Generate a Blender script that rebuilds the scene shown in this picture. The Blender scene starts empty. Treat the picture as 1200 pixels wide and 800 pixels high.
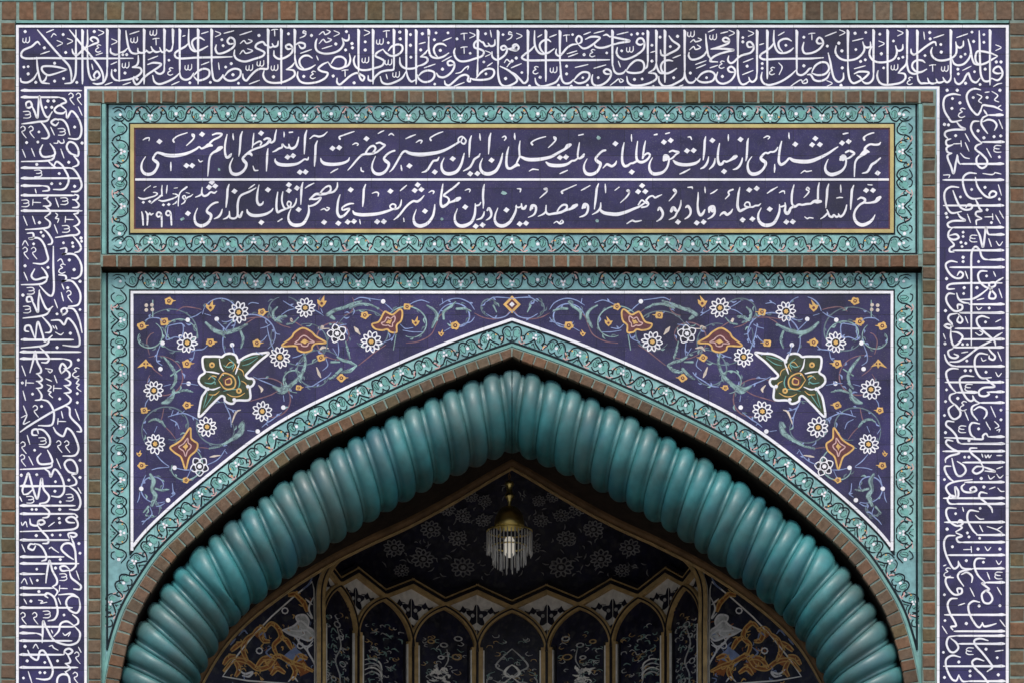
import bpy, math, random
from mathutils import Vector
random.seed(7)
sc = bpy.context.scene
COL = sc.collection
R_ = math.radians

# ---------------------------------------------------------------- camera, sky, sun, exposure
S = 0.005            # metres of facade per unit of the elevation drawing
D = 19.0             # camera distance from the facade
EYE = 1.7            # eye height
ZB = 6.0             # height of the lowest drawn course
cam = bpy.data.cameras.new('camera'); co = bpy.data.objects.new('camera', cam); COL.objects.link(co)
co.location = (0, -D, EYE); co.rotation_euler = (R_(90), 0, 0)
cam.sensor_width = 36; cam.lens = 36 * D / (1200 * S); cam.shift_y = (ZB + 400 * S - EYE) / (1200 * S)
cam.clip_start = 0.1; cam.clip_end = 2000
sc.camera = co
SUN_EL, SUN_AZ = 62.0, -14.0       # degrees; azimuth measured from the facade's normal, minus = left
w = bpy.data.worlds.new("World"); sc.world = w; w.use_nodes = True
nt = w.node_tree; bg = nt.nodes['Background']; sky = nt.nodes.new('ShaderNodeTexSky')
sky.sky_type = 'NISHITA'; sky.sun_disc = False; sky.sun_elevation = R_(SUN_EL); sky.sun_rotation = R_(180 + SUN_AZ)
sky.air_density = 1.0; sky.dust_density = 3.0
nt.links.new(sky.outputs[0], bg.inputs[0]); bg.inputs[1].default_value = 0.15
sun = bpy.data.lights.new('sun', 'SUN'); so = bpy.data.objects.new('sun', sun); COL.objects.link(so)
sun.energy = 1.35; sun.angle = R_(20); sun.color = (1.0, 0.96, 0.91)
sd = Vector((math.sin(R_(SUN_AZ)) * math.cos(R_(SUN_EL)), -math.cos(R_(SUN_AZ)) * math.cos(R_(SUN_EL)), math.sin(R_(SUN_EL))))
so.rotation_euler = sd.to_track_quat('Z', 'Y').to_euler(); so.location = (-8, -20, 30)
vs = sc.view_settings; vs.view_transform = 'Standard'; vs.look = 'None'; vs.gamma = 1; vs.exposure = 0.86; vs.use_curve_mapping = False

# ---------------------------------------------------------------- materials
def NL(m): return m.node_tree.nodes, m.node_tree.links
def glaze(name, col, rough=0.3, var=0.3, scale=14.0, dirt=0.25, dirtcol=(0.10, 0.085, 0.07), bump=0.25, metal=0.0, attr=False, speck=0.0, speckcol=(0.3, 0.28, 0.3), spec=0.22, coat=0.0, patch=None):
    m = bpy.data.materials.new(name); m.use_nodes = True
    N, L = NL(m); b = N['Principled BSDF']
    tc = N.new('ShaderNodeTexCoord')
    def noise(s, det=5, r=0.6):
        n = N.new('ShaderNodeTexNoise'); n.inputs['Scale'].default_value = s; n.inputs['Detail'].default_value = det; n.inputs['Roughness'].default_value = r
        L.new(tc.outputs['Object'], n.inputs['Vector']); return n
    def mix(fac, a, c, blend='MIX'):
        x = N.new('ShaderNodeMix'); x.data_type = 'RGBA'; x.blend_type = blend
        for inp, v in ((x.inputs[0], fac), (x.inputs[6], a), (x.inputs[7], c)):
            if hasattr(v, 'links') or isinstance(v, bpy.types.NodeSocket): L.new(v, inp)
            elif isinstance(v, (int, float)): inp.default_value = v
            else: inp.default_value = (*v, 1)
        return x.outputs[2]
    def ramp(src, lo, hi):
        r = N.new('ShaderNodeMapRange'); r.inputs[1].default_value = lo; r.inputs[2].default_value = hi
        L.new(src, r.inputs[0]); return r.outputs[0]
    n1 = noise(scale); n2 = noise(1.7, 6); n3 = noise(170, 2); n4 = noise(scale * 4.2, 3)
    base = col
    if attr:
        a = N.new('ShaderNodeAttribute'); a.attribute_name = 'Col'; base = a.outputs['Color']
    hi = tuple(min(1, c * (1 + var)) for c in col); lo = tuple(c * (1 - var) for c in col)
    if attr:
        c0 = mix(ramp(n4.outputs['Fac'], 0.3, 0.7), base, (0.5, 0.47, 0.44), 'MULTIPLY')
        c0 = mix(0.8, base, c0); c0 = mix(ramp(n1.outputs['Fac'], 0.35, 0.65), c0, mix(1.0, c0, (1.18, 1.02, 0.92), 'MULTIPLY'))
    else:
        c0 = mix(ramp(n1.outputs['Fac'], 0.3, 0.7), lo, hi)
    if patch:
        n5 = noise(patch[1], 3, 0.5); c0 = mix(ramp(n5.outputs['Fac'], 0.5, 0.66), c0, patch[0])
    if speck > 0:
        c0 = mix(ramp(n3.outputs['Fac'], 0.56, 0.56 + 0.22 / max(speck, .05) * 0.5), c0, speckcol)
    dm = N.new('ShaderNodeMath'); dm.operation = 'MULTIPLY'; dm.inputs[1].default_value = dirt
    L.new(ramp(n2.outputs['Fac'], 0.42, 0.72), dm.inputs[0])
    c0 = mix(dm.outputs[0], c0, dirtcol)
    L.new(c0, b.inputs['Base Color'])
    rr = N.new('ShaderNodeMapRange'); rr.inputs[3].default_value = max(0.05, rough - 0.1); rr.inputs[4].default_value = min(1, rough + 0.18)
    L.new(n4.outputs['Fac'], rr.inputs[0]); L.new(rr.outputs[0], b.inputs['Roughness'])
    b.inputs['Metallic'].default_value = metal
    b.inputs['Specular IOR Level'].default_value = spec
    b.inputs['Coat Weight'].default_value = coat; b.inputs['Coat Roughness'].default_value = 0.12
    if bump:
        bp = N.new('ShaderNodeBump'); bp.inputs['Strength'].default_value = bump; bp.inputs['Distance'].default_value = 0.004
        L.new(n4.outputs['Fac'], bp.inputs['Height']); L.new(bp.outputs[0], b.inputs['Normal'])
    return m

def with_seams(m, sx, sy, width=0.02, strength=0.6, lo=(0.74, 0.74, 0.80), hi=(1.16, 1.14, 1.10)):
    """thin hand-cut joints between the tile slabs"""
    N, L = NL(m); b = N['Principled BSDF']
    src = b.inputs['Base Color'].links[0].from_socket
    tc = N.new('ShaderNodeTexCoord'); sep = N.new('ShaderNodeSeparateXYZ'); L.new(tc.outputs['Object'], sep.inputs[0])
    cmb = N.new('ShaderNodeCombineXYZ'); L.new(sep.outputs[0], cmb.inputs[0]); L.new(sep.outputs[2], cmb.inputs[1])
    br = N.new('ShaderNodeTexBrick'); br.inputs['Scale'].default_value = 1.0
    br.inputs['Brick Width'].default_value = sx; br.inputs['Row Height'].default_value = sy
    br.inputs['Mortar Size'].default_value = width * 0.1; br.inputs['Mortar Smooth'].default_value = 0.3
    br.inputs['Color1'].default_value = (*lo, 1); br.inputs['Color2'].default_value = (*hi, 1)
    br.inputs['Bias'].default_value = 0.0
    br.inputs['Mortar'].default_value = (1 - strength, 1 - strength, 1 - strength, 1)
    L.new(cmb.outputs[0], br.inputs['Vector'])
    x = N.new('ShaderNodeMix'); x.data_type = 'RGBA'; x.blend_type = 'MULTIPLY'; x.inputs[0].default_value = 1
    L.new(src, x.inputs[6]); L.new(br.outputs['Color'], x.inputs[7]); L.new(x.outputs[2], b.inputs['Base Color'])
    return m

M = {}
M['brick'] = glaze('brick', (0.2, 0.11, 0.07), 0.8, dirt=0.35, attr=True, bump=0.7, spec=0.25, scale=9)
M['joint'] = glaze('green_joint', (0.16, 0.225, 0.185), 0.55, 0.3, dirt=0.45, bump=0.4, scale=20)
M['navy'] = with_seams(glaze('navy_tile', (0.026, 0.021, 0.080), 0.36, 0.45, scale=7, dirt=0.7, dirtcol=(0.013, 0.012, 0.017), speck=0.6, speckcol=(0.085, 0.08, 0.11), patch=((0.038, 0.028, 0.098), 5)), 0.33, 0.19, strength=0.62, width=0.02)
M['white'] = with_seams(glaze('white_glaze', (0.77, 0.76, 0.77), 0.3, 0.08, dirt=0.34, dirtcol=(0.47, 0.44, 0.42), bump=0.15, scale=30), 0.33, 0.19, strength=0.42, lo=(0.90, 0.90, 0.91), hi=(1.02, 1.0, 0.98))
M['teal'] = with_seams(glaze('turquoise_tile', (0.195, 0.39, 0.37), 0.36, 0.28, scale=22, dirt=0.35, dirtcol=(0.16, 0.18, 0.17)), 0.21, 0.4, strength=0.35)
M['strip'] = glaze('turquoise_strip', (0.15, 0.33, 0.29), 0.4, 0.25, scale=10, dirt=0.4)
M['line'] = glaze('dark_line', (0.004, 0.011, 0.015), 0.5, 0.3, dirt=0.1, spec=0.1)
M['leaf'] = glaze('green_leaf_glaze', (0.13, 0.325, 0.28), 0.35, 0.3, dirt=0.2)
M['leafdark'] = glaze('dark_green_glaze', (0.032, 0.043, 0.018), 0.35, 0.5, scale=40, dirt=0.1)
M['gold'] = glaze('ochre_glaze', (0.60, 0.36, 0.11), 0.35, 0.25, scale=30, dirt=0.2)
M['goldframe'] = glaze('ochre_frame', (0.42, 0.34, 0.13), 0.42, 0.2, scale=8, dirt=0.35, dirtcol=(0.35, 0.24, 0.14))
M['maroon'] = glaze('maroon_glaze', (0.10, 0.028, 0.03), 0.35, 0.35, scale=40, dirt=0.1)
M['rust'] = glaze('rust_glaze', (0.30, 0.10, 0.03), 0.35, 0.35, scale=40, dirt=0.1)
M['pink'] = glaze('pink_glaze', (0.52, 0.33, 0.30), 0.35, 0.3, scale=40, dirt=0.1)
M['black'] = glaze('black_glaze', (0.016, 0.014, 0.02), 0.35, 0.2, dirt=0.05)
M['vblue'] = glaze('pale_blue_glaze', (0.21, 0.27, 0.46), 0.35, 0.3, scale=30, dirt=0.25)
M['vteal'] = glaze('grey_green_glaze', (0.22, 0.34, 0.32), 0.35, 0.5, scale=22, dirt=0.35)
M['vtealdark'] = glaze('dim_green_glaze', (0.10, 0.145, 0.165), 0.35, 0.5, scale=22, dirt=0.3)
M['vred'] = glaze('russet_glaze', (0.17, 0.085, 0.10), 0.35, 0.4, scale=30, dirt=0.3)
M['cream'] = glaze('cream_glaze', (0.52, 0.44, 0.36), 0.35, 0.3, scale=30, dirt=0.2)
M['rope'] = glaze('turquoise_rope_glaze', (0.026, 0.130, 0.132), 0.42, 0.5, scale=4, dirt=0.85, dirtcol=(0.065, 0.085, 0.072), bump=0.3, coat=0.05, spec=0.36, patch=((0.020, 0.095, 0.115), 2.5))
M['reveal'] = glaze('shade_dark_plaster', (0.032, 0.023, 0.017), 0.85, 0.4, dirt=0.4, dirtcol=(0.015, 0.012, 0.01), spec=0.15)  # plaster colour darkened to carry the deep shade under the arch
M['moulding'] = glaze('brown_moulding', (0.17, 0.098, 0.045), 0.55, 0.35, scale=12, dirt=0.3, dirtcol=(0.04, 0.03, 0.02))
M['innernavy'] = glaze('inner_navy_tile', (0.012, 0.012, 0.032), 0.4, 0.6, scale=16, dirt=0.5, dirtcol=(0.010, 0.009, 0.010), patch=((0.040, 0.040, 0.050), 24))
M['innergrey'] = glaze('inner_grey_glaze', (0.52, 0.52, 0.52), 0.4, 0.4, scale=30, dirt=0.4)
M['innerwhite'] = glaze('inner_white_glaze', (0.82, 0.80, 0.76), 0.4, 0.2, scale=20, dirt=0.3)
M['innergold'] = glaze('inner_ochre', (0.50, 0.34, 0.15), 0.45, 0.3, scale=20, dirt=0.3)
M['domegrey'] = glaze('dome_grey_glaze', (0.27, 0.27, 0.28), 0.4, 0.4, scale=30, dirt=0.4)
M['brass'] = glaze('brass', (1.0, 0.80, 0.30), 0.34, 0.05, dirt=0.03, metal=1.0, bump=0.05)
M['paving'] = with_seams(glaze('stone_paving', (0.26, 0.24, 0.21), 0.7, 0.2, scale=3, dirt=0.4), 0.6, 0.6)
g = bpy.data.materials.new('crystal'); g.use_nodes = True; gb = g.node_tree.nodes['Principled BSDF']
gb.inputs['Base Color'].default_value = (0.9, 0.92, 0.95, 1); gb.inputs['Roughness'].default_value = 0.06; gb.inputs['Transmission Weight'].default_value = 0.5; gb.inputs['IOR'].default_value = 1.55
gn = g.node_tree.nodes.new('ShaderNodeTexNoise'); gn.inputs['Scale'].default_value = 60
gm = g.node_tree.nodes.new('ShaderNodeMapRange'); gm.inputs[3].default_value = 0.04; gm.inputs[4].default_value = 0.2
g.node_tree.links.new(gn.outputs['Fac'], gm.inputs[0]); g.node_tree.links.new(gm.outputs[0], gb.inputs['Roughness'])
M['crystal'] = g
lm = bpy.data.materials.new('lit_lamp_glass'); lm.use_nodes = True; lb = lm.node_tree.nodes['Principled BSDF']
lb.inputs['Base Color'].default_value = (0.8, 0.78, 0.72, 1); lb.inputs['Roughness'].default_value = 0.3
lb.inputs['Emission Color'].default_value = (1.0, 0.93, 0.80, 1); lb.inputs['Emission Strength'].default_value = 0.2
ln_ = lm.node_tree.nodes.new('ShaderNodeTexNoise'); ln_.inputs['Scale'].default_value = 40
lr_ = lm.node_tree.nodes.new('ShaderNodeMapRange'); lr_.inputs[3].default_value = 0.15; lr_.inputs[4].default_value = 0.5
lm.node_tree.links.new(ln_.outputs['Fac'], lr_.inputs[0]); lm.node_tree.links.new(lr_.outputs[0], lb.inputs['Roughness'])
M['lamp'] = lm

# ---------------------------------------------------------------- mesh helpers
def P(px, py, d=0.0):
    """elevation drawing unit -> metres, for a surface that lies d metres behind the facade"""
    f = (D + d) / D
    return ((px - 600) * S * f, d, EYE + (ZB + (800 - py) * S - EYE) * f)
def at(d, hs=1.0):
    def fn(px, py, h=0.0):
        x, y, z = P(px, py, d); return (x, y - h * hs, z)
    return fn
class MB:
    def __init__(s): s.v = []; s.f = []; s.mi = []; s.c = []; s.k = 0
    def face(s, pts, mi=0, c=None):
        b = len(s.v); s.v += [tuple(p) for p in pts]; s.f.append(list(range(b, b + len(pts)))); s.mi.append(mi); s.c.append(c)
    def faces(s, verts, faces, mi=0, c=None):
        b = len(s.v); s.v += [tuple(p) for p in verts]
        for f in faces: s.f.append([b + i for i in f]); s.mi.append(mi); s.c.append(c)
    def add(s, o, mi):
        b = len(s.v); s.v += o.v; s.f += [[b + i for i in f] for f in o.f]; s.mi += [mi + m for m in o.mi]; s.c += o.c
    def build(s, name, mats, parent=None, smooth=False):
        me = bpy.data.meshes.new(name)
        off = Vector(parent.matrix_world.translation) if parent is not None else Vector((0, 0, 0))
        if parent is not None: off = root_loc(parent)
        me.from_pydata([tuple(Vector(p) - off) for p in s.v], [], s.f); me.validate(clean_customdata=False) if False else None
        if not isinstance(mats, (list, tuple)): mats = [mats]
        for m in mats: me.materials.append(m)
        for p, mi in zip(me.polygons, s.mi): p.material_index = mi; p.use_smooth = smooth
        if any(c is not None for c in s.c):
            at_ = me.color_attributes.new('Col', 'FLOAT_COLOR', 'CORNER')
            for p, c in zip(me.polygons, s.c):
                c = c or (0.2, 0.11, 0.07)
                for li in p.loop_indices: at_.data[li].color = (*c, 1)
        me.update()
        o = bpy.data.objects.new(name, me); COL.objects.link(o)
        if parent is not None: o.parent = parent
        return o
def root_loc(o):
    v = Vector((0, 0, 0))
    while o is not None: v += Vector(o.location); o = o.parent
    return v
def thing(name, label, cat, loc, group=None):
    o = bpy.data.objects.new(name, None); COL.objects.link(o); o.location = loc; o.empty_display_size = 0.2
    o['label'] = label; o['category'] = cat
    if group: o['group'] = group
    return o
def tag(o, label, cat, group=None):
    o['label'] = label; o['category'] = cat
    if group: o['group'] = group
    return o

def curve(pts, step=1.6, closed=False):
    """Catmull-Rom through points of any dimension"""
    n = len(pts)
    if n < 3 and not closed:
        if n < 2: return list(pts)
        a, b = pts; L = math.dist(a[:2], b[:2]); k = max(2, int(L / (step * 2)))
        return [tuple(a[j] + (b[j] - a[j]) * i / k for j in range(len(a))) for i in range(k + 1)]
    out = []
    segs = n if closed else n - 1
    for i in range(segs):
        p1, p2 = pts[i], pts[(i + 1) % n]
        p0 = pts[(i - 1) % n] if (closed or i > 0) else tuple(2 * a - b for a, b in zip(p1, p2))
        p3 = pts[(i + 2) % n] if (closed or i + 2 < n) else tuple(2 * b - a for a, b in zip(p1, p2))
        L = math.dist(p1[:2], p2[:2])
        if L < 1e-6: continue
        k = max(2, min(14, int(L / step) + 1))
        # limit tangents so that short segments next to long ones do not overshoot
        l0 = math.dist(p0[:2], p1[:2]) or L; l3 = math.dist(p2[:2], p3[:2]) or L
        m1 = [(b - a) / (l0 + L) * L for a, b in zip(p0, p2)]; m2 = [(b - a) / (l3 + L) * L for a, b in zip(p1, p3)]
        for j in range(k):
            t = j / k; t2 = t * t; t3 = t2 * t
            q = tuple((2 * t3 - 3 * t2 + 1) * p1[c] + (t3 - 2 * t2 + t) * m1[c] + (-2 * t3 + 3 * t2) * p2[c] + (t3 - t2) * m2[c] for c in range(len(p1)))
            if len(q) > 2: q = (q[0], q[1], p1[2] + (p2[2] - p1[2]) * t)
            out.append(q)
    if not closed: out.append(tuple(pts[-1]))
    return out
def ribbon(mb, pts, fn, h=0.002, mi=0, closed=False, cap=True, c=None, skirt=True):
    """raised band along points (x, y, width)"""
    n = len(pts)
    if n < 2: return
    mb.k += 1; h = h + 0.00011 * (mb.k % 23)
    Lf, Rt = [], []
    for i in range(n):
        a = pts[(i - 1) % n] if (closed or i > 0) else pts[i]; b = pts[(i + 1) % n] if (closed or i < n - 1) else pts[i]
        dx, dy = b[0] - a[0], b[1] - a[1]; l = math.hypot(dx, dy) or 1e-6
        nx, ny = -dy / l, dx / l; hw = pts[i][2] / 2
        Lf.append((pts[i][0] + nx * hw, pts[i][1] + ny * hw)); Rt.append((pts[i][0] - nx * hw, pts[i][1] - ny * hw))
    if not closed and cap:
        for end in (0, -1):
            p = pts[end]; q = pts[1] if end == 0 else pts[-2]
            dx, dy = p[0] - q[0], p[1] - q[1]; l = math.hypot(dx, dy) or 1e-6; hw = p[2] / 2
            e = (p[0] + dx / l * hw * 0.8, p[1] + dy / l * hw * 0.8)
            nx, ny = -dy / l * hw * 0.55, dx / l * hw * 0.55
            A, B = (e[0] + nx, e[1] + ny), (e[0] - nx, e[1] - ny)
            if end == 0: Lf.insert(0, B); Rt.insert(0, A)
            else: Lf.append(A); Rt.append(B)
    m = len(Lf); vs = []
    for a, b in zip(Lf, Rt): vs.append(fn(*a, h)); vs.append(fn(*b, h))
    fs = []
    rng = range(m) if closed else range(m - 1)
    for i in rng: j = (i + 1) % m; fs.append((2 * i, 2 * i + 1, 2 * j + 1, 2 * j))
    mb.faces(vs, fs, mi, c)
    if skirt:
        vb = []
        for a, b in zip(Lf, Rt): vb.append(fn(*a, 0)); vb.append(fn(*b, 0))
        b0 = len(vs); vv = vs + vb; fs = []
        for i in rng:
            j = (i + 1) % m
            fs.append((2 * i, 2 * j, b0 + 2 * j, b0 + 2 * i)); fs.append((2 * i + 1, b0 + 2 * i + 1, b0 + 2 * j + 1, 2 * j + 1))
        mb.faces(vv, fs, mi, c)
def poly(mb, pts, fn, h=0.002, mi=0, skirt=True):
    mb.k += 1; h = h + 0.00011 * (mb.k % 23)
    top = [fn(x, y, h) for x, y in pts]; mb.face(top, mi)
    if skirt:
        n = len(pts); bot = [fn(x, y, 0) for x, y in pts]
        mb.faces(top + bot, [(i, (i + 1) % n, n + (i + 1) % n, n + i) for i in range(n)], mi)
def disc(mb, x, y, r, fn, h=0.002, mi=0, n=10, ry=None, rot=0.0):
    ry = ry or r; ca, sa = math.cos(rot), math.sin(rot); q = []
    for i in range(n):
        a = 2 * math.pi * i / n; u, v = r * math.cos(a), ry * math.sin(a); q.append((x + u * ca - v * sa, y + u * sa + v * ca))
    poly(mb, q, fn, h, mi)
def rect(mb, x0, y0, x1, y1, fn, h=0.0, mi=0, skirt=True, sub=1):
    poly(mb, [(x0, y0), (x1, y0), (x1, y1), (x0, y1)], fn, h, mi, skirt)
def frame(mb, x0, y0, x1, y1, t, fn, h, mi=0):
    """rectangular line of width t just inside x0..x1, y0..y1; four butted bars"""
    rect(mb, x0, y0, x1, y0 + t, fn, h, mi); rect(mb, x0, y1 - t, x1, y1, fn, h, mi)
    rect(mb, x0, y0 + t, x0 + t, y1 - t, fn, h, mi); rect(mb, x1 - t, y0 + t, x1, y1 - t, fn, h, mi)
def stroke(mb, pts, w, fn, h=0.002, mi=0, taper=0.45, closed=False):
    """pen stroke; points may carry their own width"""
    q = [(p[0], p[1], p[2] if len(p) > 2 else w) for p in pts]
    if taper and not closed and len(q) > 1:
        q[0] = (q[0][0], q[0][1], q[0][2] * taper) if len(pts[0]) < 3 else q[0]
        q[-1] = (q[-1][0], q[-1][1], q[-1][2] * taper) if len(pts[-1]) < 3 else q[-1]
        if len(q) == 2: q.insert(1, ((q[0][0] + q[1][0]) / 2, (q[0][1] + q[1][1]) / 2, w))
    ribbon(mb, curve(q, closed=closed), fn, h, mi, closed)
def mir(pts): return [(1200 - p[0],) + tuple(p[1:]) for p in pts]

# ---------------------------------------------------------------- brick laying
BR = [(0.140, 0.090, 0.054), (0.124, 0.086, 0.054), (0.155, 0.088, 0.048), (0.118, 0.086, 0.050), (0.138, 0.098, 0.060), (0.104, 0.074, 0.046), (0.158, 0.098, 0.058), (0.118, 0.092, 0.046)]
def brick_col():
    c = random.choice(BR); k = random.uniform(0.82, 1.18); return tuple(x * k for x in c)
def brick(mb, q, fn, depth=0.06, out=0.0):
    """one brick from a four-cornered outline, with rounded arrises and chipped corners"""
    cx = sum(p[0] for p in q) / 4; cy = sum(p[1] for p in q) / 4
    j = lambda: random.uniform(-0.35, 0.35)
    q = [(x + j(), y + j()) for x, y in q]
    o = out + random.uniform(-0.002, 0.003); e = 0.9
    def ins(p, k):
        dx, dy = cx - p[0], cy - p[1]; l = math.hypot(dx, dy); return (p[0] + dx / l * k, p[1] + dy / l * k)
    tl = [random.uniform(-0.0012, 0.0012) for _ in range(4)]
    top = [fn(*ins(p, e * random.uniform(0.8, 1.8)), o + t) for p, t in zip(q, tl)]
    mid = [fn(*p, o - 0.004) for p in q]; bot = [fn(*p, o - depth) for p in q]
    fs = [(0, 1, 2, 3)] + [(i, (i + 1) % 4, 4 + (i + 1) % 4, 4 + i) for i in range(4)] + [(4 + i, 4 + (i + 1) % 4, 8 + (i + 1) % 4, 8 + i) for i in range(4)]
    mb.faces(top + mid + bot, fs, 0, brick_col())
def brick_row(mb, x0, x1, y0, y1, pitch, fn, gap=2.2, phase=0.0, **k):
    x = x0 + phase
    while x < x1 - 2:
        a, b = max(x, x0) + gap / 2, min(x + pitch * random.uniform(0.97, 1.03), x1) - gap / 2
        if b - a > 3: brick(mb, [(a, y0), (b, y0), (b, y1), (a, y1)], fn, **k)
        x = b + gap / 2
def brick_col_of(mb, x0, x1, y0, y1, pitch, fn, gap=1.8, **k):
    y = y0
    while y < y1 - 2:
        a, b = y + gap / 2, min(y + pitch * random.uniform(0.97, 1.03), y1) - gap / 2
        if b - a > 3: brick(mb, [(x0, a), (x1, a), (x1, b), (x0, b)], fn, **k)
        y = b + gap / 2

# ---------------------------------------------------------------- the arch line
BC = [(112, 2000), (113, 1300), (114, 1000), (116, 880), (123, 800), (142, 725), (166, 680), (196, 640), (265, 579), (340, 523), (420, 481.5), (500, 445), (560, 421), (600, 407)]
def resample(pts, step=4.0):
    q = curve(pts, step)
    return q
def offset(pts, off):
    """offset of the left half-arch; positive = outwards; off may be a function of y"""
    out = []
    n = len(pts)
    for i, p in enumerate(pts):
        a, b = pts[max(0, i - 1)], pts[min(n - 1, i + 1)]
        dx, dy = b[0] - a[0], b[1] - a[1]; l = math.hypot(dx, dy) or 1
        o = off(p[1]) if callable(off) else off
        out.append((p[0] + dy / l * o, p[1] - dx / l * o))
    r = []
    for i, p in enumerate(out):
        if p[0] >= 600:
            a = out[i - 1]; t = (600 - a[0]) / (p[0] - a[0]) if p[0] != a[0] else 0
            r.append((600, a[1] + (p[1] - a[1]) * t)); break
        r.append(p)
    else:
        a, b = r[-3], r[-1]
        t = (600 - b[0]) / (b[0] - a[0]); r.append((600, b[1] + (b[1] - a[1]) * t))
    return r
BCs = resample(BC)
def thick(y): return 10.5 + 5.5 * min(1, max(0, (y - 407) / 260))

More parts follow.
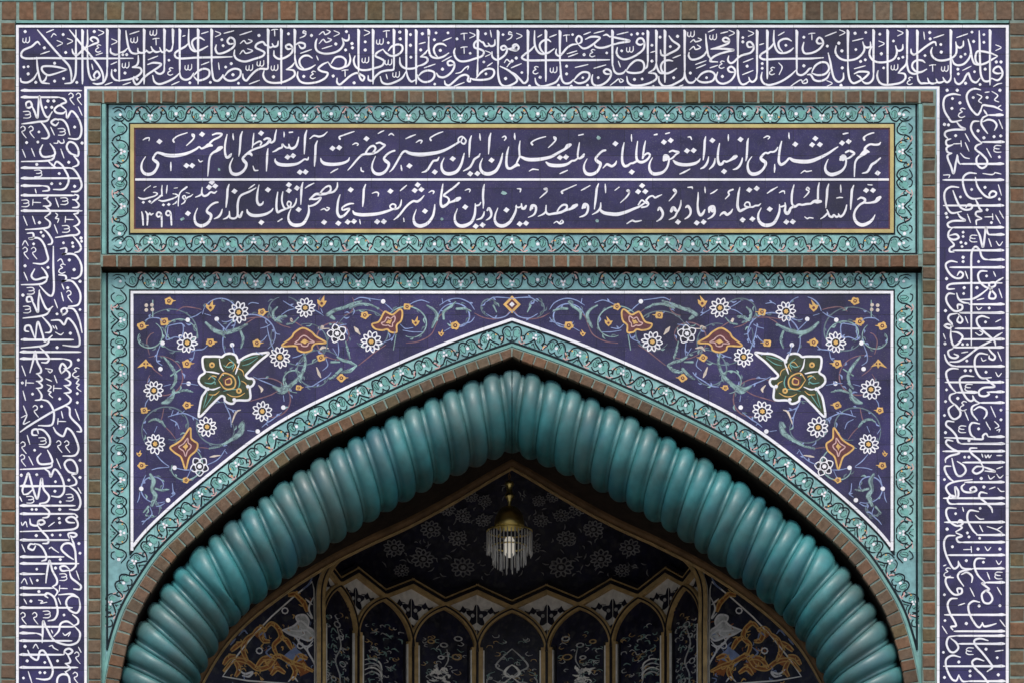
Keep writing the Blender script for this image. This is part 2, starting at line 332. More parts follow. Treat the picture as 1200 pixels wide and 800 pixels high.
# ---------------------------------------------------------------- the writing, as pen strokes (x,y,width in tenths of a unit from each block origin)
TOP_TEXT = '''=P 1060 28
A 1000 75 720
875,85 880,250 885,450 895,600 930,670 985,675 1020,640
1020,640 1090,665 1140,620 1145,560 1110,505 1060,520 1040,560 1080,585 1140,580
d 1130,450
d 1075,450
885,640 840,690 790,670 760,610 750,580 720,610 690,670 640,710 600,690 585,640
d 885,715
d 715,700
d 630,590
d 625,535
m 680,550 780,500
d 820,565
d 945,535
m 1040,740 1090,710 1140,700
1090,380 1000,345 900,325 850,330 830,390 840,450 880,480 950,465 1020,425 1090,385
745,185 770,280 790,400 820,470 880,490
772,340 760,400 700,470 630,490 580,470 560,420
690,205 685,260 650,285 620,270 600,240
600,215 610,300 600,360 560,400 480,430 390,430 330,390 310,330 325,280
d 660,390
d 710,360
d 430,335
d 425,245
d 240,375
d 930,220
d 930,130
d 810,210
d 790,100
m 610,165 740,120
m 340,170 460,130
d 300,180
d 295,105
m 225,100 235,185
A 540 75 620
545,600 535,660 500,690 470,670 450,630
470,670 430,690 390,690 370,650
385,690 330,705 290,690 270,640
310,700 230,700 190,700 160,660 150,600
A 148 80 620
w 475,530
t 330,520
370,260 360,220 330,220 250,270 160,340 110,365 80,345 75,300
240,460 210,435 150,430 100,460 90,510 130,560 190,570 260,535
190,572 120,590 60,570 35,510 28,400
A 28 75 450
c 65,670
k 1100,285
=O 945 28
1178,400 1165,480 1110,540 1075,580
1075,580 1150,590 1160,640 1110,690 1000,715 900,715 850,680 830,610 840,550
A 950 75 720
w 1035,515
d 905,520
1130,245 1125,300 1080,320 1050,290
1045,260 1060,340 1030,410 960,445 850,455 780,430 740,370 745,310 770,270
d 1080,410
d 1130,395
d 878,355
k 1100,115
d 1020,205
k 880,240
d 860,125
A 785 75 600
787,580 780,650 740,695 690,700 650,670
560,590 620,565 730,575 690,630 610,680 550,700 510,660 490,560 485,430
650,665 630,630 590,605
A 485 80 450
m 560,530 690,495
750,215 750,270 700,280 670,250
660,215 680,300 650,360 590,410 510,430 430,425 370,390 340,330 350,260
d 580,305
d 415,320
d 570,115
d 695,105
m 540,205 665,175
k 420,110
d 380,230
d 635,445
d 690,425
255,345 280,450 300,560 330,650 380,685 430,650 435,580
d 405,725
d 420,520
k 270,705
60,580 100,500 170,455 240,465 265,530 220,590 130,605 60,580
275,570 240,640 160,675 90,660 50,600 10,600
190,230 140,235 120,205 150,165 185,190 195,240 150,300 80,340 0,355 -30,340 -45,290 -30,220
m 220,150 350,100
d 245,265
t 65,150
=N 830 28
A 1035 80 560
1035,540 1045,590 1090,605 1140,580 1185,530 1210,520
1035,540 960,610 850,680 720,720 650,700 620,640 630,570
770,220 740,270 680,320 620,360 605,395 650,420 800,415 1000,412 1200,410 1350,400
770,80 768,200 790,290 830,340 900,345 960,320 1000,285
975,205 930,180 870,185 825,220 830,280 870,330
A 690 80 650
A 570 80 600
570,580 560,650 520,685 490,670 475,630
490,670 430,710 390,710 360,660 345,560 345,400
A 345 80 420
m 400,600 525,550
d 455,500
m 410,455 525,410
530,270 470,275 455,230 490,215 525,250 530,300 490,345 400,370 350,400 300,450 260,465 230,430 240,380
d 405,215
d 405,165
k 500,120
m 600,250 650,235
d 632,470
d 632,525
c 750,555
m 825,460 865,510 830,600
m 820,140 890,100
d 910,255
d 1120,160
d 1120,495
m 960,740 1030,690 1090,660 1110,700 1160,690 1150,650 1110,680
310,570 250,565 230,530 270,505 310,540 310,600 260,670 180,705 120,690 90,640 110,570
d 165,620
c 160,480
245,200 200,215 170,190 200,165 240,185 240,225 170,260 30,300
30,300 150,295 300,310 220,330 110,365 50,400 20,440 110,450
m 145,115 230,95
k 275,115
w 60,160
m 0,100 70,70
m 20,520 110,490
=M 715 28
1120,125 1130,250 1150,370 1190,430
1140,300 1100,370 1020,415 950,420 920,380 925,340
w 950,125
m 940,220 980,190 1000,215 1070,190 1030,170
m 930,310 980,270 1000,305 1060,280 1020,250
m 1000,480 1125,435
m 1010,525 1120,480
1020,650 1070,590 1140,560 1200,570 1230,610 1200,670 1120,690 1050,680 1000,640
1010,650 970,690 920,690 885,640 875,560
A 872 80 580
872,560 860,640 790,690 700,730 620,730 575,680 570,620
d 940,580
d 745,635
d 1130,635
m 780,750 855,720
A 640 80 690
735,440 680,430 620,450 595,500 610,560 660,585 720,565 780,525
660,585 590,580 555,530 540,450
A 540 80 470
540,460 520,530 450,575
450,580 530,590 545,640 480,690 360,725 260,725 210,690 195,620
690,145 730,200 810,260 790,300 720,340 640,375 600,365 590,310
d 790,150
d 705,270
d 585,160
m 735,405 825,370
d 490,255
m 475,340 525,325
d 490,440
A 440 85 470
440,450 430,510 390,540
190,550 240,480 310,430 380,445 400,500 380,560 300,580 210,570 180,540
185,545 150,580 90,590 50,560 30,480
A 25 80 500
400,230 350,250 310,225 330,180 375,175 400,220 395,290 350,340 260,395 160,420 100,390 75,340 85,280
d 320,120
d 385,120
w 235,305
d 135,320
d 250,130
0,150 60,165 230,205 100,230 0,260
m 80,130 210,100
m 95,440 120,510
d 285,655
d 375,650
m 0,725 60,680 100,650 120,690 155,670 120,645
d 505,740
=L 600 28
1160,590 1100,590 1075,560 1110,535 1155,560 1155,620 1100,690 1010,730 950,710 935,650 945,600
m 960,525 1100,485
d 1010,635
720,670 770,610 830,570 900,580 905,630 860,680 780,700 720,670
720,655 680,695 620,700 585,660 570,560 565,450
A 560 85 470
568,600 520,680 430,720 340,735 285,700 270,640
d 640,500
d 640,590
w 490,545
m 740,515 890,480
d 830,635
d 545,725
d 695,735
d 885,725
A 395 80 680
c 280,545
d 330,630
265,260 220,310 150,360 115,400 170,430 400,430 700,430 1000,428 1145,425
265,85 265,230 290,310 340,355 420,345 495,295
455,215 420,190 360,205 325,250 340,310 380,350
A 185 80 620
185,600 180,670 140,700 100,660 40,600 0,570
m 300,160 350,130
m 440,160 520,130
1070,140 1110,130 1150,160
1200,235 1120,270 1040,285 980,270 960,230
860,185 930,155 1030,165 990,210 940,250 880,285 830,290 780,250
770,240 750,190 780,145 815,170 810,220 770,240
770,240 700,250 640,290 590,350 550,380 515,350 520,300
m 840,130 920,100
m 960,115 1080,85
m 645,355 760,320
m 660,390 770,350
d 845,365
c 945,345
d 1110,345
t 640,170
d 710,130
60,310 20,300 10,260 50,245 80,285 50,315 0,310 -60,290
d 50,405
d 0,440
m 0,515 110,470
d 115,575
d 205,735
k 85,150
=K 485 28
A 985 85 500
985,490 990,620 1020,710 1080,735 1160,710 1210,670 1190,620 1110,550 1010,500
1200,260 1150,290 1090,300
1090,290 1040,310 1020,280 1060,260 1090,300 1080,350 1030,400 970,425 920,390 915,330
m 1150,110 1120,95 1110,125 1150,130 1140,165 1090,195
d 1045,130
d 1075,645
m 1060,460 1090,420 1130,450 1160,430 1120,470 1090,510
m 1140,520 1200,495
t 590,150
d 505,180
k 685,140
d 840,120
m 895,80 910,160
950,190 945,250 900,265 870,230
890,260 840,265 810,220 780,210
800,225 760,195 710,230 710,280 770,300 820,330 800,380 720,410 620,440 540,440 490,400 470,330 485,290
A 748 75 450
748,440 745,560 740,620
t 590,310
d 660,350
k 870,355
d 820,450
m 860,500 920,460
730,640 790,570 860,530 930,540 940,590 900,640 800,660 700,655 660,640
660,640 660,680 630,670 640,620 600,600 540,620 470,680 410,725 370,710 360,670
m 470,735 590,690
m 490,585 550,570 600,520 640,500 630,540
d 845,590
470,480 410,490 395,455 430,435 470,460 470,520 420,590 350,630 290,620 265,580
d 335,535
m 330,445 440,385
380,265 340,240 270,245 235,290 245,350 280,395
410,345 340,390 260,405 200,380 175,300 175,180
A 172 70 200
160,310 130,350 75,390
75,390 150,400 160,440 110,480 40,500
m 340,205 440,165
d 240,190
d 310,315
d 260,110
d 400,110
d 100,120
m 60,240 135,220
d 80,310
m 120,520 250,475
50,620 100,570 170,550 235,570 240,620 200,670 120,685 60,650 40,600
A 25 75 710
d 245,710
=J 370 28
A 1060 70 560
1060,540 1080,630 1120,680 1170,660
1060,560 1010,640 920,690 840,710 780,690 755,620
985,400 990,470 1020,510 1080,530 1170,520 1200,500
d 985,100
d 990,180
d 1110,130
d 1110,255
d 1115,395
A 915 70 530
915,500 910,540 830,550 760,570 700,620 660,670 620,660 615,610
w 945,600
w 855,455
w 755,215
m 825,595 840,650
t 830,120
d 850,225
850,320 890,270 960,245 1010,260 1015,310 970,360 890,380 830,350 790,305
790,300 720,340 700,380 760,410 800,440 780,490 700,520 600,545 520,540 465,500 445,430 460,380
A 670 70 710
A 500 70 570
d 580,215
d 580,310
w 585,430
k 600,110
500,570 520,640 550,670 570,630 530,600 480,580 410,610 340,670 280,715 250,690 250,640
d 450,695
t 345,580
390,130 385,190 350,200 320,180
310,170 325,240 290,300 220,340 110,355 30,330 0,290 0,220 15,180
d 360,95
d 425,235
d 430,285
d 350,310
k 245,120
d 235,240
m 40,130 90,95 110,130 170,95 130,75
m 40,235 90,185 120,220 185,190 140,170
m 75,295 190,260
395,355 405,430 380,490 320,520
180,470 230,400 300,390 350,430 340,500 270,530 190,510 150,460
145,450 80,480 30,530 70,560 140,580 120,630 60,670 0,690 -110,700 -180,680 -215,620 -210,565
d 205,615
m 10,380 30,430
=I 255 28
1110,405 1060,375 1000,385 960,430 970,490 1010,530
1145,485 1080,525 1000,540 940,510 910,430 905,350
A 903 70 370
900,460 870,500 805,540
805,540 890,550 905,600 850,650 750,690 640,695 570,670 535,610 545,550
m 970,350 1100,305
c 1120,600
d 1010,620
d 1100,140
m 1040,100 1010,85 1000,110 1035,115 1020,145 965,170
905,255 960,225 1020,240 1020,280 980,290 950,250
880,290 820,300 800,265 840,245 875,280 870,340 800,395 720,415 665,380 660,320
A 745 65 710
t 670,105
d 830,120
710,205 700,260 660,270 640,235
660,265 610,280 590,240
600,260 560,250 530,215 460,240 445,280 500,310 550,340 530,380 430,415 320,445 230,420 195,370 200,310
A 590 65 500
590,480 585,530 500,530 440,560 380,620 335,670 300,640 295,590
w 670,520
d 655,625
w 505,470
w 375,520
m 370,710 490,665
d 485,140
m 260,135 400,90
m 265,235 310,200 340,235 405,205 360,185
m 260,360 300,315 330,350 410,320 350,295
200,230 140,240 115,205 150,165 195,190 195,260 140,310 50,350 0,350 -25,300 -15,250
m 75,115 190,85
d 50,190
d 65,260
80,620 130,560 200,530 265,550 265,610 210,660 130,670 80,640 60,600
65,600 30,650 0,665
d 95,510
d 160,470
d 180,600
d 245,700
m 10,460 20,540
=H 140 28
A 1078 65 480
1080,460 1090,590 1110,660 1160,670 1215,620
A 920 65 710
810,230 770,270 700,310 650,350 660,395 720,410 900,400 1150,395 1320,390
812,65 812,220 835,290 880,325 950,310 1035,265
995,195 940,165 880,180 850,220 870,290 900,320
A 705 65 570
705,560 720,630 770,660 830,640 870,580
870,610 920,560 990,530 1050,550 1050,610 1000,650 920,665 870,620
705,580 640,640 540,690 460,710 410,680 390,610
m 960,485 1050,450
w 810,515
c 600,560
d 580,430
d 825,695
d 1065,690
m 610,720 700,680
k 1155,125
m 960,120 1040,95
m 740,150 770,140
A 625 65 260
625,250 610,310 580,325 545,300
560,310 500,335 470,280
490,320 430,335 390,310 370,270
400,320 350,340 310,310
A 525 65 500
525,480 520,560 480,590 440,580 400,540
330,480 400,460 490,475 460,510 400,550 340,590 280,640 230,700 195,715 165,670 170,620
A 287 65 710
330,320 260,345 220,330 215,290
250,340 190,355 140,340 110,290 90,200 75,85
95,290 50,330 0,340
m 120,125 230,90
w 175,195
w 400,110
t 430,210
m 335,425 450,380
220,375 220,450 200,490 150,510
150,515 240,520 260,560 220,610 130,650 0,670
w 75,490
d 40,365
d 85,365
d 65,580
m 40,720 130,690
d 205,650
=G 20 28
A 1195 65 680
A 1055 65 540
1055,520 1050,610 1010,690 940,710 890,700
615,75 700,180 800,300 900,420 980,530 1010,620 1005,690
240,75 330,180 440,310 540,420 610,500 635,590 635,680
690,75 690,300 690,520 680,620 640,690 560,705
A 765 75 710
825,75 820,260 760,320 700,370 660,350 645,300
825,260 830,500 850,610 880,660 930,650 970,610 940,560 900,610 930,660
835,270 900,240 950,220 940,180 890,160 860,185 890,215
1200,355 1150,365 1100,340 1095,290
270,250 240,215 170,270 80,310 50,350 55,390 110,410 300,405 700,410 1000,410 1360,408
230,395 240,520 260,620 290,690 350,705
240,570 190,650 120,690 50,680 40,640
590,540 500,515 400,500 300,505 290,540 330,590 380,605 590,540
350,605 330,660 300,690 380,705
d 440,465
d 440,675
d 545,645
d 700,690
d 80,510
d 130,505
d 130,590
d 220,690
d 570,340
d 320,285
m 275,360 380,325
w 110,195
d 95,95
m 345,105 430,70
m 400,160 430,120 460,140
k 500,235
k 620,210
d 540,130
d 905,95
k 985,110
k 1140,215
m 925,370 1000,345
c 955,290
m 875,475 890,540
d 1150,550
m 1100,480 1170,450
m 1030,720 1115,690
1110,540 1110,610 1150,660 1210,670
'''
LEFT_TEXT = '''=a 20 100 8
H 52 40 605
H 115 40 400
400,118 440,130 460,160 410,185 460,235
440,215 400,190 350,230 370,260 430,265 460,240
460,240 470,310 510,245 560,290 600,380 600,460 570,505 480,500
90,215 85,170 120,155 140,195 110,215 85,205
130,180 160,240 190,310 200,200 210,105 230,200 260,280 290,305 330,250
310,290 280,335 200,345 130,355 45,365
220,345 260,390 300,470 280,500 230,500
d 290,150
d 345,150
d 270,210
d 325,210
W 90,280
q 510,130
q 580,130
m 575,205 610,285
d 540,395
390,350 360,380 320,350 360,320 390,330
370,320 430,330 470,380 495,470
m 315,395 350,470
W 415,440
q 60,440
q 135,440
d 205,440
d 90,540
d 195,535
m 345,545 380,545 385,520 410,545 440,540 435,510
240,560 215,620 240,670 310,670 355,650 345,600 310,550
355,650 340,690 290,710 40,718
290,712 330,750 360,770
560,660 500,640 465,580 490,535 540,550 575,610 570,665 530,665
530,665 575,720 570,750 520,770
m 410,600 440,685
d 485,725
m 50,605 80,680
m 135,595 165,670
d 185,745
d 610,545
340,775 370,720 420,750 450,800 480,860 480,920 440,975 340,980
470,775 530,790 590,880 605,950 570,995 510,1000
H 778 40 500
=b 20 200 8
H 75 40 600
H 145 40 240
240,145 290,155 300,185 240,195
H 235 40 540
540,225 575,240 560,275 520,275
545,280 580,320 570,345 520,350
d 325,125
d 405,125
d 540,150
d 395,30
W 195,30
m 170,175 180,215
300,230 280,260 250,265
270,265 315,315 300,335 245,335
260,335 300,370 310,400 260,440
260,445 310,490 300,530 240,545 80,555
240,545 290,590 330,660 320,690 290,695
H 380 40 610
580,370 570,400 530,410
535,410 585,480 570,510 530,525
540,525 585,580 560,605 500,610 360,630
520,610 580,680 600,730 580,760 540,770
W 440,290
m 360,260 390,345
T 180,300
W 75,310
T 485,460
m 360,400 380,420 360,450 390,455 380,490
m 350,510 380,590
W 455,550
m 60,430 95,515
m 145,430 170,505
d 210,490
d 225,580
d 245,615
d 435,680
d 520,680
d 525,715
d 600,635
d 605,665
d 155,690
95,590 150,590 150,640 110,640 200,635 250,690 280,780 290,840 240,875 150,870
m 50,700 75,660 105,705
q 80,775
q 160,775
405,735 460,730 455,780 420,785 540,790 600,880 600,970 560,1010 510,1010
340,712 340,900 345,1120 325,1175 290,1165 210,1080
=c 20 300 8
d 75,95
d 290,110
m 65,155 100,235
165,125 135,190 170,225 250,205 285,200 265,150 230,110
285,200 270,240 220,265 40,272
210,320 200,430 195,530 160,460 130,400
130,430 95,430 95,390 130,385 150,420
205,330 240,430 285,505 335,475
320,490 280,545 220,565 55,585
230,565 290,630 320,680 310,715 265,720
W 125,330
d 55,370
W 90,505
m 350,410 380,490
d 375,545
m 380,50 410,30 435,75
c 425,120
d 490,40
d 535,130
d 590,240
390,180 455,190 455,230 415,240 510,235 580,320 595,400 570,460 480,475
m 420,265 440,315
d 475,300
m 415,345 435,425
q 490,380
d 590,505
430,560 415,510 450,490 470,520 440,550 420,540
460,490 530,500 580,590 610,720
320,605 400,605 440,645 470,590 490,590 540,650 580,750 585,830 560,845 430,835
d 500,725
m 335,655 350,680
m 360,655 375,690
m 360,715 410,740 435,720
110,710 75,700 80,660 120,655 140,700 170,780
170,790 195,620 240,740 260,800 330,745
H 785 40 530
=d 20 400 8
310,-40 290,15 240,40 40,60
H 98 30 600
H 160 30 440
440,160 500,180 505,220 460,260
d 375,55
d 575,170
120,290 150,180 170,90 190,190 225,260 220,290 180,300
210,50 270,110 300,160 280,195 230,195
190,300 235,350 220,370 180,370
190,370 235,410 225,430 180,435
190,435 230,500 220,540 170,548
220,540 290,560 340,640 345,720 320,780 200,785
415,300 400,250 425,205 460,250 415,300
440,250 490,290 490,330 450,350
455,350 500,380 490,405 440,410
445,412 505,460 490,475 440,480
450,480 505,540 480,580 340,650 100,795 30,845
450,600 490,620 500,700 590,800 600,840 560,840
m 45,225 80,320
m 265,250 330,265 310,290 290,270
c 555,285
m 270,345 325,370
m 350,315 375,385
T 115,385
d 50,385
T 375,435
m 540,340 580,350 555,390 585,400 560,430 600,465
m 280,400 320,420 290,460 320,470 300,490 335,525
d 400,535
d 565,485
d 565,570
m 55,460 80,550
d 145,490
d 230,605
m 60,600 95,690
q 175,650
m 40,710 90,690 60,770 120,745
m 415,650 430,715
T 415,745
m 545,630 585,735
=e 20 500 8
190,75 145,70 145,30 185,20 200,60
170,20 240,25 300,90 310,150 280,185 210,180
340,0 370,50 430,85 450,50 470,10 520,50 570,160 575,220 540,265 430,270
m 95,75 120,160
W 235,130
q 60,190
q 395,180
q 470,180
d 165,215
q 55,310
m 110,275 150,355
225,245 190,290 210,340 280,345 330,330 315,270 285,215
330,330 320,370 240,385 30,395
250,385 300,420 315,465 350,395 380,410 430,500 440,600 400,650 320,645
m 370,295 410,385
d 590,310
560,430 490,420 445,350 470,310 520,310 560,370 560,430 510,445
510,445 555,500 550,535 480,555
H 552 30 480
490,555 560,610 595,700 570,770 490,770
60,630 50,590 80,500 105,430 130,500 150,580 190,670 230,480 250,580 300,650 280,700 210,715
60,630 100,625 150,580
H 735 30 545
d 40,450
d 185,445
d 360,510
d 355,600
d 485,495
d 590,470
m 570,565 600,620
W 490,660
W 120,680
m 25,650 45,695
d 405,700
d 140,770
d 180,770
d 400,770
210,720 300,790 290,840 240,850
=f 20 600 8
H 12 30 540
540,12 565,40 540,60
540,95 480,90 460,65 500,40 540,50 570,100 560,140 500,160 30,178
120,60 130,110 190,120 200,80 240,70 260,95 220,115 200,90
190,120 230,170 290,240 290,285 240,290
H 258 30 490
490,240 480,200 530,190 560,210 530,230 500,215
500,215 530,290 545,350
d 395,55
d 400,95
m 295,130 350,90
m 40,90 50,120 80,85 95,135
d 180,215
d 330,210
d 405,210
d 580,290
d 590,380
175,310 150,350 105,330 125,295 165,300
160,290 220,310 270,390 270,440 230,455
H 415 30 440
530,440 470,400 415,340 440,295 500,290 540,340 550,430 550,500 510,540 490,545
490,540 420,545 405,510 450,500 490,530
490,545 510,610 570,660 600,690 590,720 530,715
H 478 30 580
d 405,440
d 360,520
d 185,530
m 45,300 75,370
m 300,340 320,325 345,345 390,375
H 575 30 260
270,660 280,570 305,450 330,540 375,630 370,670 330,695
H 708 30 340
340,700 380,740 350,790
m 555,545 585,630
W 430,605
T 430,710
m 40,660 70,620 95,670
m 120,610 145,670
d 190,635
d 205,740
H 770 30 280
290,800 260,775 280,755 320,770 350,800 370,860 380,940 350,1000 290,1015
390,770 520,765 580,800
=g 20 700 8
H 92 25 520
580,0 590,90 560,140 500,120 470,80 460,40 480,0 520,-20 580,0
520,155 570,200 570,240 530,260
d 440,160
m 65,10 90,55
d 130,30
m 200,20 240,30 220,50 280,40
m 385,0 410,60
q 60,190
q 170,190
W 275,155
H 270 25 540
540,265 590,330 570,410 500,440 420,430 340,390 270,270 245,215 240,330 235,420
345,360 390,310 410,240 470,220 540,265
H 330 25 180
180,330 225,345 235,360
H 402 25 515
m 320,300 335,330
m 430,330 450,350 500,320 480,360
d 75,455
m 150,470 175,435 200,475
m 300,455 330,445 340,465 385,490
H 532 25 440
100,490 130,550 190,580 215,500 250,495 300,580 335,680 310,750 260,765 180,755
440,530 450,490 490,475 520,500 480,530 450,510
470,525 500,590 490,610 450,615
455,615 500,660 460,690
H 652 25 570
d 95,590
d 260,605
d 380,590
d 215,700
d 260,700
d 60,750
m 105,690 140,800
q 565,560
m 575,460 600,510
q 550,750
390,860 375,780 390,735 430,715 480,730 495,800 500,870
450,690 490,740
H 900 25 560
H 1010 25 400
'''
RIGHT_TEXT = '''=a 1098 100 8
410,45 350,35 300,60 278,110 300,190 340,250 380,280 410,240 415,215
415,225 430,190 480,195 540,205 610,240
440,235 470,280
H 282 620 480
480,282 430,310 415,360 440,410 475,455
430,345 480,325 535,340 560,380 540,425
220,95 150,85 80,110 60,170 70,240 110,310 140,345 230,330
180,340 220,390 265,415 150,420 80,440 75,475 100,500
130,505 90,520 85,550 105,570 150,560
140,565 90,590 100,630 140,640
140,640 100,660 105,700 130,760 155,830 175,740 190,655
195,665 200,720 220,745
H 740 625 220
d 95,50
d 190,50
d 145,128
d 215,168
d 140,220
c 235,260
d 70,370
d 108,375
d 175,475
R 195,550
m 265,455 305,530
m 265,540 300,620
m 220,640 260,680 305,690
d 340,118
m 375,85 420,110 390,150 420,170
m 450,70 490,65
d 470,118
m 515,60 570,100 540,140 580,160
d 590,50
m 600,190 560,220
395,340 340,345 318,400 340,460 380,510 420,545
H 535 630 420
420,548 370,570 360,600 420,650 470,710 460,760 420,780 380,750 370,690 395,655
d 385,430
d 440,495
d 535,485
d 598,478
m 580,325 615,410
E 570,600
m 465,595 510,680
d 585,675
=b 1098 200 8
H 90 625 55
370,30 300,25 250,60 245,130 280,230 330,265 420,260
360,65 380,150 440,230 490,255 545,240 555,210 520,195 490,225 500,250
360,270 380,310 400,360 420,380 370,390 365,420 420,450
420,455 370,470 370,510
205,160 130,155 80,190 70,260 100,360 140,400 230,385
150,190 180,270 220,345 270,370 320,360 330,330 295,320 270,350
H 330 625 60
190,395 220,440 265,470 150,475 100,500 110,530 150,540
H 535 625 140
140,545 110,580 110,630 160,650 205,630 180,600 120,610
110,640 160,700 120,730 120,760 160,765
H 750 625 150
370,550 400,610 430,720 445,640 460,530 475,590 490,600
H 603 630 480
420,800 400,750 365,715 335,740 322,800 322,1000 322,1300 322,1640
400,750 415,800 440,830 480,838
d 325,180
d 450,160
d 220,250
d 85,405
d 95,440
m 285,410 315,490
d 585,270
m 575,135 605,235
d 470,370
R 490,435
m 585,380 625,450
m 550,420 595,500
d 510,490
d 245,580
d 245,620
d 225,675
d 270,685
d 235,715
E 345,640
m 485,640 510,715
m 555,665 585,705 615,670
m 60,45 120,45 110,70
m 430,30 520,40 550,20
m 540,20 600,35
=c 1098 300 8
H 38 630 480
d 390,55
H 108 630 120
190,60 130,50 85,75 85,110 130,180 180,210 230,205 245,170 215,150 190,185
d 245,15
d 245,55
d 90,215
m 265,145 290,215
610,255 400,255 150,262 100,280 100,310 165,310
470,145 410,145 385,180 400,240 450,290 490,300 545,280 540,250 490,260 500,310 550,370 540,400 490,395 500,340 520,300
545,250 620,205
490,300 400,370 330,405 220,410
185,350 200,400 240,435 300,445
H 455 630 300
d 465,190
m 530,150 550,195
m 580,310 610,395
d 255,300
d 250,355
d 375,300
m 375,415 440,400
165,360 110,355 85,395 100,450 150,510 190,520 235,500 235,465 195,460 195,500
H 535 630 210
190,540 120,555 105,590 140,640 120,680 70,655 100,640 150,660
200,545 240,600 220,630 190,610 210,560
d 80,515
m 370,480 390,505 420,485
d 490,490
m 265,570 290,630
490,585 420,565 375,590 380,640 430,700 500,760 540,800 550,850
d 455,620
m 550,620 600,595
H 680 625 170
m 360,720 400,745 430,725 400,700
130,690 130,760 155,840 190,830 240,760 200,720 140,710
m 60,730 80,780
H 780 630 230
530,770 610,720
=d 1098 400 8
d 75,20
d 240,28
d 285,28
H 55 625 150
150,65 105,90 120,140 170,155 200,135 160,115
540,-20 440,30 370,70 280,140 200,185 120,190
70,120 90,180 130,220 180,230
H 232 630 170
m 230,105 290,95
d 280,180
470,50 510,100 545,140 530,170 490,155 490,130
475,120 400,110 360,150 355,230 380,300 420,340 510,335
460,345 500,380 540,420 440,430 395,460 400,500 450,510 490,490 470,470
H 470 630 480
m 570,95 605,180
m 415,150 430,180 460,170
d 460,285
m 550,285 575,325 605,295
d 265,270
d 315,270
200,255 140,250 90,280 90,330 130,420 180,475
H 380 625 75
H 475 380 180
345,325 260,320 215,350 225,430 270,520 310,555 340,545 335,505
335,505 360,550 400,572
H 572 630 400
400,575 330,610 330,670 380,735
345,640 400,610 460,640 465,680 440,720
180,478 125,500 120,540 160,590
160,590 110,630 120,690 160,725 210,700 220,660 180,600 150,575
d 90,450
d 80,560
d 70,690
d 195,530
c 250,600
m 260,650 295,735
E 300,430
d 560,515
d 600,640
d 600,730
m 505,605 550,705
m 460,750 485,800
m 540,745 580,790 545,810
400,770 330,760 305,800 320,870 370,910
160,750 95,745 85,780 130,820 180,880 200,940 230,955
=e 1098 500 8
d 80,50
d 390,15
d 300,125
H 90 630 480
480,90 460,60 430,80 430,110 380,112 240,104 70,98
H 155 635 220
m 490,0 500,25
m 560,30 590,20 580,45
E 240,20
150,130 95,120 85,150 140,200 210,240 120,270 80,300 80,330
H 225 635 55
H 330 635 240
140,290 160,380 190,450 230,455 270,410 250,360 190,320
d 260,280
d 300,280
375,195 310,200 320,240 400,310 430,370
430,370 370,370 335,410 370,435 430,400 430,360
430,370 490,390 545,415 450,410
m 420,250 430,280
m 450,260 460,285 480,260 490,285 510,260
m 560,265 610,265
m 560,390 615,370
m 480,450 500,485 540,460
m 560,440 590,475 620,450
130,365 75,370 80,420 120,480 160,510
330,490 150,515 85,560 120,630 190,660 200,600 170,560 180,670
H 515 630 260
260,530 230,560 250,600 320,610 370,590 350,560 310,580 330,610
d 70,490
d 415,480
d 440,560
m 490,580 545,560
m 570,570 600,600 630,600
H 665 635 60
H 718 635 170
200,660 130,640 100,680 120,715 180,720
470,620 410,610 395,650 450,700 510,760 520,800
180,760 100,760 85,800 110,870 170,920 220,920 245,890 215,870 190,900
m 240,750 250,790
d 405,760
390,790 310,780 285,820 290,880 340,970 380,1008
=f 1098 600 8
H 90 635 70
H 210 635 370
200,120 235,140 175,180
180,190 235,220 185,240 200,275 240,278
H 278 635 230
d 175,10
m 360,25 400,60 440,60
m 400,120 430,180
m 470,130 560,160 610,190
m 560,160 610,130
d 95,155
d 285,190
d 300,228
d 400,240
170,215 100,220 68,270 75,360 120,470 160,525 200,500 200,455
200,460 240,520 320,525
H 398 635 100
d 145,320
R 290,345
d 385,342
m 450,320 475,355 505,325
d 590,342
m 555,450 580,485 605,455
d 275,450
d 435,465
450,430 370,435 350,490 380,580 450,655
H 525 630 330
H 655 635 450
330,530 220,555 195,600 250,690
230,580 280,560 330,600 325,655
c 100,560
m 60,500 85,490
155,610 90,610 80,650 120,730 170,770 230,755 230,715 190,715 200,760
d 70,770
m 470,560 495,625
E 580,590
m 565,700 605,770
m 310,705 350,785
455,665 420,660 490,720 450,735 420,770 440,840 490,850 520,810 490,750 455,735
=g 1098 700 8
190,5 130,10 100,60 120,140 180,260 130,270 150,300
H 158 640 70
H 312 635 160
m 200,70 260,50
400,40 340,30 295,70 310,160 370,260 400,275 425,240
425,230 440,265 490,260 555,240
d 395,75
d 590,72
d 75,212
d 275,240
m 590,205 640,270
m 50,265 95,335
H 355 635 180
180,355 110,370 90,430 120,500 160,510 200,470 180,420 130,380
H 430 635 200
480,400 400,380 350,400 360,440 430,520 500,610 520,650 470,690
d 60,510
E 310,500
d 460,480
m 545,500 620,490
d 565,560
220,555 140,540 85,580 90,660 140,760 180,775 205,720
205,725 240,780 290,782
H 640 635 60
H 780 640 290
d 205,600
440,590 370,570 330,600 350,650 430,730 480,800 520,880
d 310,685
d 310,730
d 575,720
d 70,745
H 900 635 120
H 1000 635 300
'''
